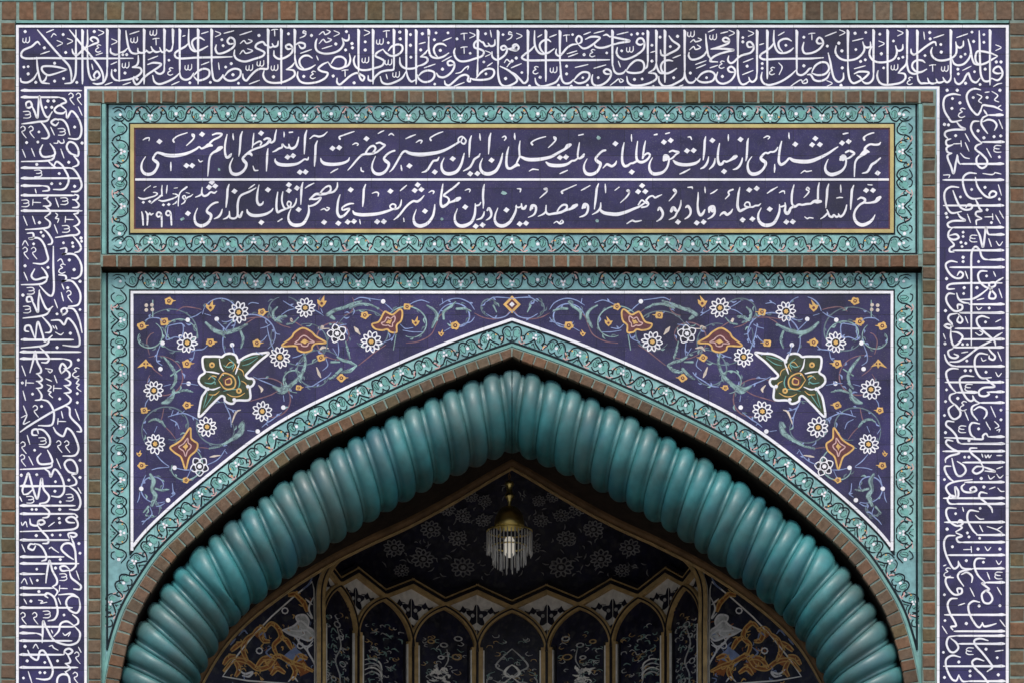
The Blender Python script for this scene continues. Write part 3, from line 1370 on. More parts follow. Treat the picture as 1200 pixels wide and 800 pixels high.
NAST_TEXT = '''=A 930 146
1018,395,18 960,445,32 915,475,36 890,520,34 860,560,30 805,575,14
d 985,572
1020,212,14 1000,235,30 950,240,30 900,235,26 860,255,30 835,290,36 842,325,40
885,325,20 850,320,70 815,345,60 780,375,34 745,405,30 722,450,26 715,520,24 712,615,14
830,185,30 822,160,30 850,132,18 900,110,22 940,100,16
-
610,330,24 650,312,30 690,325,34 712,345,28 690,365,26 655,392,26 620,405,20
550,415,40 570,375,40 600,375,36 610,400,30 615,440,26 605,490,26 570,540,34 510,575,46 440,590,50 390,565,44 370,520,34 378,470,22 405,410,10
560,385,50 580,410,60
d 568,220
d 645,203
580,115,18 610,108,22 640,103,12
-
520,265,14 480,290,26 400,345,34 300,395,44 200,432,52 100,438,54 0,425,48 -50,400,30 -80,430,28 -115,460,36 -150,472,40 -172,440,36 -172,380,30 -160,280,32 -140,200,16
d 255,167
d 217,240
d 308,238
85,575,10 130,545,20 150,555,20 210,545,14
d 20,235
=B 820 146
1045,100,10 1045,140,22 1050,170,12
915,270,14 890,310,26 860,325,26 830,325,24 800,340,28 770,335,26 735,365,30 715,400,36 740,425,50 770,450,44 765,490,32 730,540,34 680,575,46 620,585,48 580,560,42 562,500,32 570,440,22 610,380,10
750,160,12 790,140,20 820,150,16 800,175,12
878,470,12 878,520,24 875,565,12
-
570,165,12 560,210,30 555,300,30 550,380,28 540,430,12
500,395,14 490,440,28 465,490,32 430,520,30 390,532,12
d 478,178
-
430,375,40 410,385,56 390,400,44 350,425,26 310,440,28 285,430,22 265,460,36 235,470,40 215,430,36 212,370,30 220,290,28 232,225,14
d 285,553
335,120,10 335,160,22 335,195,10
180,400,12 172,450,28 150,490,32 110,528,12
105,380,12 95,430,28 70,480,32 45,505,30 10,522,14
d 148,190
70,145,12 60,190,32 55,280,32 48,360,28 40,420,12
=C 710 146
1105,405,12 1085,435,28 1040,460,40 960,475,44 880,472,46 825,455,46 790,425,20
d 950,312
d 1028,308
960,150,10 990,150,24 1005,180,14
865,585,12 920,560,26 985,525,14
-
745,325,22 780,310,26 820,320,32 855,328,26 820,355,24 780,395,24 740,415,20
680,425,34 690,370,40 725,375,36 738,400,28 735,450,26 715,510,28 670,560,36 610,580,46 555,580,46 518,545,38 508,490,28 520,440,20 548,390,10
690,390,50 705,410,56
d 680,210
d 760,190
565,125,16 600,118,22
700,112,18 745,100,18
-
430,400,24 450,365,24 490,340,28 515,355,28 505,390,28 470,425,32 420,445,38 380,435,36 360,400,34 358,320,28 372,200,14
465,195,12 450,260,28 440,330,28 430,390,20
365,430,30 320,455,28 290,460,24 255,485,34 220,490,38 195,450,36 190,380,30 200,280,28 215,215,14
d 303,560
300,120,10 300,160,20 302,200,10
125,430,12 110,465,32 70,492,34 30,475,36 10,470,30 -35,515,10
d 112,228
=D 600 146
1095,305,28 1060,315,30 1020,350,28 980,405,32 1000,435,46 1035,460,44 1025,510,32 985,565,38 920,588,46 870,575,44 845,530,32 848,470,22 880,405,10
-
845,350,24 830,375,40 805,395,34 780,400,24 770,370,24 778,290,26 790,215,12
770,400,22 735,425,26 700,430,26 660,460,34 600,480,44 520,485,48 440,475,48 400,445,22
d 562,390
d 632,385
560,580,12 600,562,22 650,540,14
780,130,16 835,118,18
-
685,240,40 655,255,60 620,290,34 540,335,34 460,380,40 360,405,46 260,415,50 170,410,48 100,380,30
95,195,12 85,270,26 88,350,26 90,380,26 70,420,24 55,455,24
240,240,28 225,220,24 260,190,18 320,165,20 395,145,14
500,175,24 490,150,20 515,160,20 510,190,20 470,235,20 425,275,10
30,110,12 30,150,24 35,180,10
200,550,10 245,528,22 310,535,12
=E 490 146 +
1185,485,20 1160,475,50 1125,495,36 1085,518,32 1050,512,36 1035,470,34 1036,400,30 1045,330,28 1062,265,12
990,340,14 978,400,28 955,470,34 910,545,42 840,580,50 775,575,48 735,535,38 728,470,26 755,400,10
d 860,422
985,155,14 1015,140,20 1030,160,22 1010,190,14
1130,105,10 1132,140,24 1135,175,10
-
852,105,14 838,160,32 832,240,30 825,350,12
725,345,14 710,375,28 660,410,30 640,450,28 610,500,30 575,525,28 530,548,12
d 610,580
d 695,578
625,135,14 608,190,30 602,280,30 598,385,12
722,110,12 725,155,24 730,190,10
540,340,14 525,400,28 505,470,34 455,550,42 380,580,48 315,572,46 280,530,36 275,465,26 305,395,10
d 405,405
-
245,385,14 225,420,30 180,430,28 150,470,28 120,520,30 90,550,28 45,565,12
d 195,560
-
470,205,22 475,165,20 515,145,22 560,190,22 540,230,26 505,210,20 520,160,16
485,205,24 420,245,28 340,290,34 250,325,42 140,345,50 40,355,54 -50,350,50 -110,335,40 -150,315,30 -185,335,28 -225,400,28 -265,470,28 -300,525,24 -335,560,8
150,190,26 140,165,22 180,135,18 240,105,20 290,88,12
=F 380 146 +
1075,215,10 1115,190,22 1145,195,22 1130,225,12
955,170,12 1010,145,24 1070,122,12
d 998,488
900,480,12 905,520,24 910,545,10
825,310,26 790,320,26 740,350,26 700,400,30 720,430,46 755,460,40 745,510,30 700,565,38 640,585,44 590,570,40 560,520,30 565,460,22 600,375,10
755,130,12 785,110,22 815,130,14
-
610,225,22 650,215,26 690,235,30 712,245,26 670,285,26 620,325,26
620,325,26 560,345,30 490,345,34 500,310,24 540,265,28 580,255,32 600,285,28 570,335,26
500,345,32 440,362,28 380,420,26 330,480,26 275,540,10
d 495,170
185,175,26 175,150,22 220,130,20 290,105,20 350,85,12
330,240,10 370,222,22 400,235,16 385,250,12
630,110,12 665,90,20 700,75,10
430,510,14 435,545,20 460,555,20
295,390,12 280,425,28 230,452,36 150,468,42 60,470,46 0,458,46 -32,432,32 -42,400,12
d 97,283
d 175,275
75,570,12 115,545,22 160,522,12
=G 270 146
1018,195,12 1000,250,32 995,350,30 990,430,28 985,495,12
930,170,12 980,135,24 1040,145,28 1090,130,24 1135,90,10
915,385,12 905,415,26 870,410,22 840,430,24 790,460,32 720,475,42 630,478,46 560,465,46 525,430,28 525,405,12
d 670,385
d 735,370
d 815,562
d 880,560
-
895,70,14 878,130,32 872,220,30 865,350,12
800,150,12 790,200,26 765,260,32 720,285,36 695,270,30 685,235,18
700,270,26 660,275,28 630,255,20 610,235,26 605,270,26 570,285,28 530,310,26 495,325,12
628,90,10 630,120,22 628,150,10
690,97,20 730,92,18
-
440,285,12 432,350,30 428,430,30 422,550,12
540,65,12 525,130,26 515,190,28 480,215,28 455,200,26
395,180,26 430,165,30 465,180,36 450,205,40 420,235,30 360,265,28 300,285,28 240,310,26 190,350,28 145,400,32 160,430,44 185,460,40 178,510,32 130,565,38 70,588,44 20,575,42 0,540,34 -5,480,24 30,395,10
275,105,10 268,170,24 262,240,20 255,280,12
265,245,20 300,220,22 345,200,26 365,215,24 350,245,20
195,345,26 235,345,40 250,365,30
d 360,105
265,490,12 285,540,24 325,540,12
-
140,85,14 122,140,30 115,230,28 108,320,26 98,375,12
=H 160 146 +
1110,345,20 1095,370,40 1060,390,36 1040,350,30 1035,270,26 1045,190,26 1062,120,12
1000,270,40 970,285,60 940,310,40 895,335,28 865,370,26 850,430,26 842,520,24 835,610,10
1130,110,10 1132,150,24 1138,185,10
-
890,125,20 940,108,26 1000,115,26 970,150,26 900,185,26 860,220,30
885,250,30 845,245,54 810,265,34 760,285,24 735,265,22 700,290,28 620,330,36 540,355,44 440,368,50 350,362,48 280,340,36 240,335,28 205,375,28 195,410,32 225,435,44 250,460,40 240,510,32 195,570,40 135,588,44 85,570,40 58,520,30 65,450,22 105,380,10
d 768,118
d 268,203
d 585,485
d 652,485
660,145,22 650,118,20 675,125,22 670,165,20 635,205,22 585,250,10
440,210,26 428,185,24 470,145,18 530,120,18 595,100,12
75,185,10 110,165,22 150,160,16 145,195,10
402,445,12 402,495,24 402,545,12
725,415,12 745,440,20 775,430,14
=a 930 208
1015,235,40 990,255,60 960,285,40 910,298,26 870,302,24 835,300,26
750,262,16 790,240,28 835,260,36 830,290,34 780,320,28 735,370,30 710,430,30 715,490,38 750,540,46 805,560,48 870,540,44 920,500,34 955,440,10
d 850,155
d 930,155
870,88,14 920,92,14
-
705,95,14 685,150,34 678,230,34 672,300,30 668,380,12
622,325,14 610,380,28 580,440,30 545,462,30 525,430,18
540,450,26 500,465,30 470,440,22 455,465,32 420,455,30 405,415,22 390,380,14
405,410,20 390,430,26 360,460,24 315,490,10
550,90,10 552,130,24 555,180,10
505,245,14 540,238,20 575,240,14
-
412,80,14 395,140,34 390,220,32 382,300,26 378,360,10
300,65,12 288,130,28 285,200,28 285,250,30
320,285,36 280,285,60 240,285,40 200,310,28 150,315,30 100,325,28 60,320,28 20,345,34 -10,350,34 -35,365,30 -50,400,40 -75,425,48 -100,400,36 -95,340,24 -100,300,14
5,90,14 -15,170,30 -22,240,30 -18,310,28 10,345,26
185,140,22 165,120,20 150,145,20 180,165,20 160,200,20 120,240,10
130,465,10 160,485,20 185,475,18 230,480,14
=b 820 208 +
1005,330,24 960,345,24 935,345,20
935,320,14 935,390,28 915,460,36 865,540,42 790,565,50 730,550,46 690,500,36 688,430,26 720,360,10
d 820,375
d 1015,525
d 1090,522
790,190,12 840,155,26 910,115,12
930,185,10 965,165,22 990,165,20 995,195,10
-
715,310,12 690,330,24 650,335,24 620,350,24 590,350,22
590,340,20 580,300,22 545,295,20 525,330,20 560,350,24 600,350,24
580,350,24 540,365,28 500,385,34 470,395,38 445,350,38 445,270,32 455,190,30 470,120,14
d 503,500
d 617,490
d 580,150
d 668,132
385,375,12 365,410,30 320,440,36 290,415,40 255,430,26 235,455,10
390,145,24 350,160,24 335,180,24 345,205,22 300,255,12
-
110,410,26 115,360,40 160,345,40 175,390,34 170,430,30 140,465,28 95,490,12
125,365,40 150,395,50
125,195,12 165,175,22 205,145,12
60,115,10 62,150,22 65,185,10
=c 710 208
1160,380,16 1140,420,34 1110,445,40 1085,410,36 1075,330,26 1080,250,26 1082,180,12
d 1065,535
d 1145,525
935,355,20 960,340,40 990,380,34 990,430,28 965,465,28 925,490,12
960,120,14 1010,120,26 1015,135,14
-
880,270,12 875,330,26 855,380,26 830,420,26 810,460,26 780,480,24 740,498,10
765,400,40 790,360,50 820,390,40
d 845,525
610,390,20 630,360,36 665,410,36 665,450,30 640,490,28 595,518,12
815,175,22 790,150,20 805,140,18 825,170,22 790,225,22 740,280,10
-
655,205,10 610,225,24 575,240,26 550,220,22 510,230,24 470,270,24
470,270,22 500,310,24 480,340,22 420,355,22
380,325,20 420,270,22 450,285,22 480,310,22
470,290,22 400,340,26 330,370,34 230,410,42 130,435,50 50,430,48 -20,418,44 -60,390,34 -70,355,14
-60,300,14 -65,360,28 -100,405,28 -160,438,10
-85,75,14 -105,130,32 -115,220,32 -125,300,28 -135,375,12
d 425,100
d 378,170
d 462,168
275,175,22 245,160,20 265,150,20 275,180,22 240,235,22 170,300,10
105,155,12 155,118,16
245,545,12 310,508,24 345,520,24 415,508,16
-8,80,10 -5,130,24 -2,185,10
=d 600 208
825,365,26 850,320,44 885,330,34 890,380,32 870,430,28 835,455,26 790,468,12
845,325,30 850,350,50
810,155,12 850,135,22 915,98,12
-
760,325,40 725,345,56 690,370,34 640,385,28 600,400,30
530,400,20 560,355,24 600,325,28 640,330,30 640,365,28 590,405,34 530,420,36 470,430,30 430,435,32 400,410,28 400,330,14
400,400,28 370,430,26 305,460,10
215,385,26 235,335,40 275,340,34 280,390,30 255,440,26 190,472,10
235,340,30 232,362,44
165,335,26 145,365,40 120,365,32 110,310,16
110,340,22 80,355,22 45,345,20
50,330,16 45,390,28 15,460,34 -30,530,40 -100,570,48 -165,560,46 -200,510,34 -195,440,24 -165,360,10
d -65,385
d 90,548
d 165,540
60,135,12 100,140,26 95,175,14
410,150,22 375,140,20 405,130,18 410,165,20 370,205,20 325,245,10
590,190,28 580,170,22 640,140,20 755,90,12
490,540,10 525,520,18 560,545,24 600,530,20 585,505,16 560,530,14
=e 490 208
810,390,24 830,365,36 855,410,34 855,455,28 830,485,26 795,505,10
775,405,14 765,445,28 740,480,28 685,500,12
-
775,85,14 765,140,32 760,230,30 765,300,26 762,365,12
735,295,14 715,325,24 675,335,24
670,310,14 670,370,28 660,450,34 620,530,40 540,570,50 475,565,46 435,520,36 432,450,26 460,370,10
d 552,350
d 675,575
d 755,560
550,155,10 590,140,20 610,150,20 600,175,12
-
490,245,40 460,260,60 430,275,36 390,290,26 360,300,26
480,65,24 420,120,28 350,170,26 300,215,28 340,235,24 362,265,28 350,305,32 320,330,36 285,345,40 265,310,34 270,220,30 280,150,28 290,80,14
195,320,12 190,380,28 170,460,34 110,540,42 30,572,50 -20,560,46 -45,530,40 -52,470,24 -22,380,10
d 80,398
125,180,10 160,160,20 185,170,24 175,195,12
=f 380 208
1170,215,12 1130,260,28 1090,285,34 1050,280,30 1010,300,30 960,345,28 900,420,28 860,465,26 815,500,10
d 1095,90
d 1060,155
d 1138,145
905,265,12 895,320,26 870,360,26 830,375,26
830,370,22 835,330,24 800,315,22 770,340,22 790,370,24 840,375,24
810,372,26 720,405,36 620,430,42 510,440,46 420,440,46 355,425,40 335,395,16
d 620,522
d 698,520
d 775,165
890,160,12 925,130,24 965,95,12
930,480,12 935,520,16
415,500,14 420,530,18 425,550,10
-
485,85,14 465,140,32 460,220,32 455,290,28 450,345,12
560,190,10 610,175,20 635,190,22 630,225,10
345,310,14 310,310,24 260,325,28 210,360,24 215,385,24 260,375,26 295,370,26 270,410,28 230,450,32 185,465,38 155,420,36 155,340,30 165,270,28 185,205,12
d 310,148
d 165,540
d 275,525
d 348,518
=g 270 208
1050,195,24 1080,150,22 1130,110,24 1165,105,28 1175,150,28 1130,190,32 1060,200,38 1000,200,34 950,240,26 930,260,26
1255,65,14 1250,120,26 1210,170,28 1150,185,28
930,255,22 1000,258,28 1060,240,24 1030,290,26 980,325,28 930,340,24
915,330,14 920,400,30 900,470,36 850,545,42 770,565,48 710,545,42 680,490,30 685,430,22 710,370,10
d 800,380
d 1098,528
1060,385,12 1100,370,20 1130,390,22 1160,365,18 1130,355,16
875,130,12 920,100,24 980,70,12
-
850,60,14 835,120,32 830,200,30 825,320,12
775,250,12 765,300,24 735,345,24 700,355,24
700,350,22 710,300,22 680,285,22 665,320,20 690,350,24
690,355,26 650,370,26 625,350,26 605,290,24 605,230,24 615,170,12
640,375,28 590,395,30 555,410,34 540,360,30 542,270,28 555,175,14
d 685,90
d 685,158
d 780,128
500,365,12 480,395,26 420,430,34 330,450,42 250,445,44 205,415,36 195,380,16
d 362,530
555,520,14 605,490,20
-
385,285,12 375,310,28 340,325,34 315,290,34 315,200,28 335,90,12
d 440,148
-
300,125,14 220,170,28 130,210,28 100,250,28 85,330,32 85,420,28 75,465,24 40,485,26 -5,470,28 -12,400,14
215,135,12 250,110,20 285,85,12
140,405,24 110,465,40 85,440,30
-10,440,22 -40,475,24 -85,492,10
d 48,165
-15,85,14 -32,140,32 -38,230,30 -45,300,26 -52,355,12
=h 160 208 +
1005,375,12 990,425,28 960,465,30 910,488,12
955,295,20 920,300,28 870,330,28 825,385,28 830,410,36 870,440,42 870,480,32 830,540,40 760,570,46 700,545,38 680,480,28 690,420,20 715,365,10
-
940,165,14 910,185,26 870,175,24 830,210,28 790,220,30 765,190,26 770,120,14
770,190,24 740,215,24 690,235,10
d 882,60
d 850,118
d 922,105
d 602,425
-
660,200,8 630,225,18 600,235,18 575,260,18 555,255,22 540,230,20 565,215,14 575,250,20 560,295,20 525,318,10
590,115,24 570,130,26 520,170,18 500,210,18 490,280,18 488,340,10
580,180,8 620,190,10
425,195,10 460,200,20 485,215,18 440,245,20 380,265,24 310,280,26 260,270,14
470,280,10 460,300,20 425,320,10
d 378,320,22
d 315,325,20
440,130,12 480,125,12
360,95,10 355,140,20 350,190,10
300,95,10 295,150,20 295,205,20 260,240,22 215,270,22 170,310,10
300,215,26 275,220,20
195,180,10 220,180,16 245,195,18 215,220,18 150,240,22 90,255,26 45,250,24 20,235,10
d 80,295,20
d 155,285,20
90,160,16 100,145,12 165,100,10
200,120,12 230,110,12
-
60,405,14 70,450,26 78,560,22
105,400,14 125,430,26 130,490,26 125,560,20
115,415,20 140,440,26 155,420,20 170,440,24 195,425,14
290,445,24 255,465,24 235,440,24 255,410,24 285,425,26 295,500,26 295,580,22
395,440,24 365,450,24 345,425,24 365,395,24 395,410,26 405,480,26 410,560,22
'''
# ---------------------------------------------------------------- ground
gm = MB(); gm.face([(-60, -80, 0), (60, -80, 0), (60, 30, 0), (-60, 30, 0)])
go = gm.build('courtyard_paving', M['paving']); go['kind'] = 'structure'

# ---------------------------------------------------------------- outer brick wall round the inscription bands
F0 = at(0.0); FJ = at(0.012)
wall = thing('brick_wall', 'weathered brown brick wall with pale green joints along the outer edge of the blue inscription bands', 'wall', P(600, 2000, 0.1))
jb = MB()
for a in ((-160, -90, 18.6, 2000), (1182.4, -90, 1360, 2000), (18.6, -90, 1182.4, 27.4)): rect(jb, *a, at(0.03), 0.026)
for a in ((-1400, -500, -160, 2000), (1360, -500, 2600, 2000), (-160, -500, 1360, -90)): rect(jb, *a, at(0.03), 0.02)
jb.build('joint_backing', M['joint'], wall)
bm = MB()
brick_col_of(bm, 1.6, 17.6, 26, 860, 16.45, F0)
brick_col_of(bm, -40, -1.0, 27, 860, 16.45, F0)
brick_col_of(bm, -82, -42, 27, 860, 16.45, F0)
brick_col_of(bm, 1183.6, 1200.5, 26, 860, 16.3, F0)
brick_col_of(bm, 1203, 1241, 26, 860, 16.3, F0)
brick_col_of(bm, 1243.5, 1284, 26, 860, 16.3, F0)
brick_row(bm, -82, 1284, 1.8, 23.8, 20.4, F0, gap=2.7, phase=2)
brick_row(bm, -82, 1284, -36, -2.2, 20.4, F0, gap=3.0, phase=11)
brick_row(bm, -82, 1284, -72, -39, 20.4, F0, gap=3.0, phase=3)
bm.build('bricks', M['brick'], wall)
for a in ((18.8, 24.4, 1182, 27.3), (-80, -1.6, 1284, 1.2)):
    st = MB(); rect(st, *a, F0, 0.001); st.build('glazed_strip', M['strip'], wall)
st = MB(); rect(st, 17.8, 25, 1183.2, 34, at(0.02), 0.004); rect(st, 17.6, 34, 20, 900, at(0.02), 0.004); rect(st, 1181, 34, 1184, 900, at(0.02), 0.004); st.build('dark_joint', M['line'], wall)

# ---------------------------------------------------------------- inner brick frame and lintel
fr = thing('brick_surround', 'narrow brown brick frame with lintel row between the two-line panel and the arch panel', 'brick frame', P(600, 311, 0.05))
LB = 313.2      # underside of the lintel
fb = MB(); fj = MB()
brick_col_of(fb, 103.6, 117.8, 122.5, 900, 15.7, F0)
brick_col_of(fb, 1081.6, 1096, 122.5, 900, 15.7, F0)
brick_row(fb, 103.6, 1096, 107, 120.6, 17.1, F0, gap=2.0)
brick_row(fb, 119.5, 1080.4, 299.4, LB, 17.1, F0, gap=2.0, depth=0.03)
fb.build('bricks', M['brick'], fr)
for a in ((102.4, 105.4, 1097.4, 121.2), (102.4, 121.2, 118.4, 2000), (1081, 121.2, 1097.4, 2000), (118.4, 298.6, 1081, LB - 0.6)):
    x0, y0, x1, y1 = a; front = at(0.004)
    rect(fj, x0, y0, x1, y1, front, 0)
    # depth of the masonry behind the joints
    c = [(x0, y0), (x1, y0), (x1, y1), (x0, y1)]
    A = [at(0.004)(*p) for p in c]; Bk = [(p[0], 0.24, p[2]) for p in A]
    fj.faces(A + Bk, [(i, (i + 1) % 4, 4 + (i + 1) % 4, 4 + i) for i in range(4)])
fj.build('joint_backing', M['joint'], fr)
q = MB(); A_, B_ = at(0.0)(118.6, LB + .3), at(0.0)(1080.8, LB + .3); q.face([(A_[0], 0.001, A_[2]), (B_[0], 0.001, B_[2]), (B_[0], 0.235, B_[2]), (A_[0], 0.235, A_[2])]); q.build('soffit', M['reveal'], fr)  # dark sheet under the lintel; the black shade is in its colour
q = MB(); rect(q, 100, 306, 1100, 345, at(0.2), 0, skirt=False); q.build('shadow_gap_back', M['reveal'], fr)  # dark sheet behind the slot, added to keep it black
for x0 in (119.6, 1076.4):
    gs = MB(); rect(gs, x0, 122.5, x0 + 4.2, 298, at(0.006), 0.003); gs.build('glazed_strip', M['strip'], fr)

# ---------------------------------------------------------------- inscription bands
def macro(code, x, y):
    D_ = {'w': [[(-40, -22), (-42, 15), (-22, 30), (-8, 12), (-4, -28)], [(-10, 15), (12, 32), (34, 12), (36, -38)]],
          'W': [[(-32, -30), (18, -32), (36, -14), (14, -2), (-14, 0)], [(30, -8), (38, 14), (16, 30), (-30, 30)]],
          'E': [[(32, -30), (-18, -32), (-36, -14), (-14, -2), (14, 0)], [(-30, -8), (-38, 14), (-16, 30), (30, 30)]],
          'q': [[(-26, -38), (-8, -54), (14, -40), (12, -16), (-14, -4), (-6, 16), (26, 56)]],
          'c': [[(28, -34), (2, -42), (-18, -26), (2, -8), (-24, 6), (-34, 30), (-8, 46), (26, 34)]],
          't': [[(-40, -26), (-12, -34), (36, -36)], [(-2, -30), (0, 42)]],
          'T': [[(-30, -28), (-34, 28)], [(-30, 0), (42, 2)]],
          'R': [[(30, -28), (34, 28)], [(30, 0), (-42, 2)]],
          'k': [[(-32, -36), (32, -4), (-32, 32)]]}
    return [[(x + a, y + b) for a, b in s] for s in D_[code]]
def write(mb, text, fn, h):
    sc_ = 10.0
    for ln in text.strip().splitlines():
        if ln.startswith('='):
            t = ln[1:].split(); ox, oy = float(t[1]), float(t[2]); sc_ = float(t[3]) if len(t) > 3 and t[3] != '+' else 10.0; k8 = sc_ / 10.0; continue
        c = ln[0]
        T = lambda pts: [(ox + p[0] / sc_, oy + p[1] / sc_) + tuple(v / sc_ for v in p[2:]) for p in pts]
        if c.isdigit() or c == '-':
            pts = [tuple(float(v) for v in p.split(',')) for p in ln.split()]
            stroke(mb, T(pts), 2.35, fn, h, taper=0.5); continue
        a = ln[2:].split()
        if c == 'A':
            x, y0, y1 = map(float, a); v = 4.0 * sc_
            stroke(mb, T([(x - 4, y0, 22), (x + 3, y0 + 18, 34), (x + 2, y0 + 80, 29), (x + 1, (y0 + y1) / 2, 24), (x + 2, y1 - 40, 21), (x + 1, y1, 10)]), 3, fn, h, taper=0)
        elif c == 'H':
            y, x0, x1 = map(float, a); s = 1 if x1 > x0 else -1
            stroke(mb, T([(x0, y, 14), (x0 + s * 30, y - 2, 29), (x0 + s * 70, y, 22), ((x0 + x1) / 2, y, 18.5), (x1 - s * 30, y, 16.5), (x1, y, 8)]), 2.6, fn, h, taper=0)
        elif c == 'd':
            x, y = map(float, a[0].split(','))
            r = 2.0 * sc_; X, Y = T([(x, y)])[0]; r = 1.85 + random.uniform(-.2, .25); q = random.uniform(-0.25, 0.25)
            poly(mb, [(X + r * math.cos(q + i * math.pi / 4) * (1 if i % 2 == 0 else .86), Y + r * math.sin(q + i * math.pi / 4) * (1 if i % 2 == 0 else .86)) for i in range(8)], fn, h)
        elif c == 'm':
            pts = [tuple(float(v) for v in p.split(',')) for p in a]
            stroke(mb, T(pts), 1.5, fn, h, taper=0.6)
        else:
            x, y = map(float, a[0].split(','))
            for s in macro(c, x, y): stroke(mb, T(s), 1.25, fn, h, taper=0.7)
def band(label, loc, fields, bars, text):
    t = thing('inscription_band', label, 'tile band', loc, 'blue inscription bands round the portal')
    f = MB()
    for a in fields: rect(f, *a, at(0.010), 0.002)
    f.build('tile_field', M['navy'], t)
    b = MB()
    for a in bars: rect(b, *a, at(0.010), 0.0055)
    b.build('white_border', M['white'], t)
    s = MB(); write(s, text, at(0.0079, 0.4), 0.0012); s.build('inscription', M['white'], t)
    return t
band('wide horizontal dark blue band of white interlaced calligraphy along the top edge', P(600, 103, 0.02),
     [(19, 30, 1182, 103.6)], [(19, 30, 1182, 33.1), (19, 33.1, 22.1, 103.6), (1178.6, 33.1, 1182, 103.6), (98.8, 102, 1100.8, 105)], TOP_TEXT)
band('tall dark blue band of sideways white calligraphy at the left, its letter heads pointing left', P(60, 2000, 0.02),
     [(19, 103.6, 101.8, 900)], [(19, 103.6, 22.1, 900), (98.9, 105, 101.9, 900)], LEFT_TEXT)
band('tall dark blue band of sideways white calligraphy at the right, its letter heads pointing right', P(1140, 2000, 0.02),
     [(1098, 103.6, 1182, 900)], [(1178.6, 103.6, 1182, 900), (1097.8, 105, 1100.8, 900)], RIGHT_TEXT)

# ---------------------------------------------------------------- painted turquoise borders
def border_units(path_fn, n, mbs, fn, h):
    """n repeats of the scroll motif; path_fn(u, v) -> elevation point, u in repeats, v 0 outer edge .. 1 inner edge"""
    ln, lf, wh, pk, oc = mbs
    def st(pts, w, mb): 
        q = curve([(p[0] * 61, p[1] * 22, w * .92) for p in pts], 2.2)
        ribbon(mb, [(*path_fn(p[0] / 61, p[1] / 22), p[2]) for p in q], fn, h, skirt=False)
    def el(u, v, ru, rv, mb, k=8):
        poly(mb, [path_fn(u + ru * math.cos(2 * math.pi * i / k), v + rv * math.sin(2 * math.pi * i / k)) for i in range(k)], fn, h, skirt=False)
    for i in range(n):
        for s in (1, -1):
            j = lambda: random.uniform(-.012, .012)
            Q = lambda pts: [(i + s * (u + j()), v + j() * 2) for u, v in pts]
            st(Q([(0.0, .52), (.05, .34), (.10, .20), (.16, .08)]), 2.0, ln)
            st(Q([(.02, .99), (.09, 1.0), (.16, .86), (.205, .60), (.19, .36)]), 1.6, ln)
            st(Q([(.055, .72), (.10, .86), (.145, .74), (.13, .52), (.08, .46), (.055, .60)]), .7, ln)
            el(i + s * .105, .62, .052, .20, lf); el(i + s * .055, .14, .030, .09, lf); el(i + s * .345, .42, .03, .12, lf)
            st(Q([(.5, .80), (.44, .93), (.37, .90), (.315, .70), (.30, .46), (.255, .22), (.20, .10)]), 1.9, ln)
            st(Q([(.5, .22), (.455, .06), (.38, .10), (.345, .24)]), 1.6, ln)
            st(Q([(.5, .80), (.53, .70), (.56, .62)]), 1.5, ln)
            st(Q([(.355, .70), (.40, .80), (.45, .72), (.455, .46), (.41, .30), (.36, .42), (.355, .62)]), .7, ln)
            st(Q([(.30, .42), (.25, .54), (.21, .44), (.225, .30)]), 1.4, ln)
            st(Q([(.0, .30), (.03, .16), (.07, .04)]), 1.2, ln)
            el(i + s * .405, .54, .052, .26, lf); st(Q([(.105, .74), (.10, .58), (.12, .50)]), .8, ln); st(Q([(.40, .72), (.405, .52), (.42, .38)]), .8, ln)
            if random.random() < 0.85: st(Q([(.275, .42), (.25, .32), (.23, .18)]), 1.7, pk)
            if random.random() < 0.8: st(Q([(.17, .16), (.23, .05), (.29, .10)]), 1.4, pk)
            if random.random() < .4: el(i + s * .235, .30, .022, .07, oc, 6)
            if random.random() < .35: el(i + s * .165, .70, .018, .06, oc, 6)
            if random.random() < 0.5: st(Q([(.205, .74), (.235, .62)]), 1.2, pk)
            el(i + s * .030, .60, .026, .075, wh, 7)
        el(i, .80, .026, .08, wh, 7); el(i + .5, .50, .034, .10, wh, 8)
        if random.random() < .5: el(i, .69, .018, .05, pk, 6)
BMATS = lambda: [M['line'], M['leaf'], M['white'], M['pink'], M['gold']]
def border_objects(mbs, parent):
    q = MB()
    for i, mb in enumerate(mbs): q.add(mb, i)
    q.build('painted_scroll', BMATS(), parent)

# ---------------------------------------------------------------- dedication panel with two lines of writing
dp = thing('dedication_panel', 'long rectangular dark blue panel with two lines of white flowing script and a turquoise border', 'tile panel', P(600, 297, 0.02))
FD = at(0.02)
q = MB(); rect(q, 124, 121.6, 1076, 298.4, FD, 0.002); bt = q.build('turquoise_border', M['teal'], dp)
mbs = [MB(), MB(), MB(), MB(), MB()]
fnb = at(0.0178); fnbs = at(0.0178, 0.35)
def hpath(y_out, y_in, x0, n, x1): return lambda u, v: (x0 + (x1 - x0) * (u + .5) / n, y_out + (y_in - y_out) * v)
def vpath(x_out, x_in, y0, n, y1): return lambda u, v: (x_out + (x_in - x_out) * v, y0 + (y1 - y0) * (u + .5) / n)
border_units(hpath(124, 143.5, 146, 15, 1054), 15, mbs, fnbs, 0.0008)
border_units(hpath(296, 276.5, 146, 15, 1054), 15, mbs, fnbs, 0.0008)
border_units(vpath(130, 150, 146, 2, 274), 2, mbs, fnbs, 0.0008)
border_units(vpath(1070, 1050, 146, 2, 274), 2, mbs, fnbs, 0.0008)
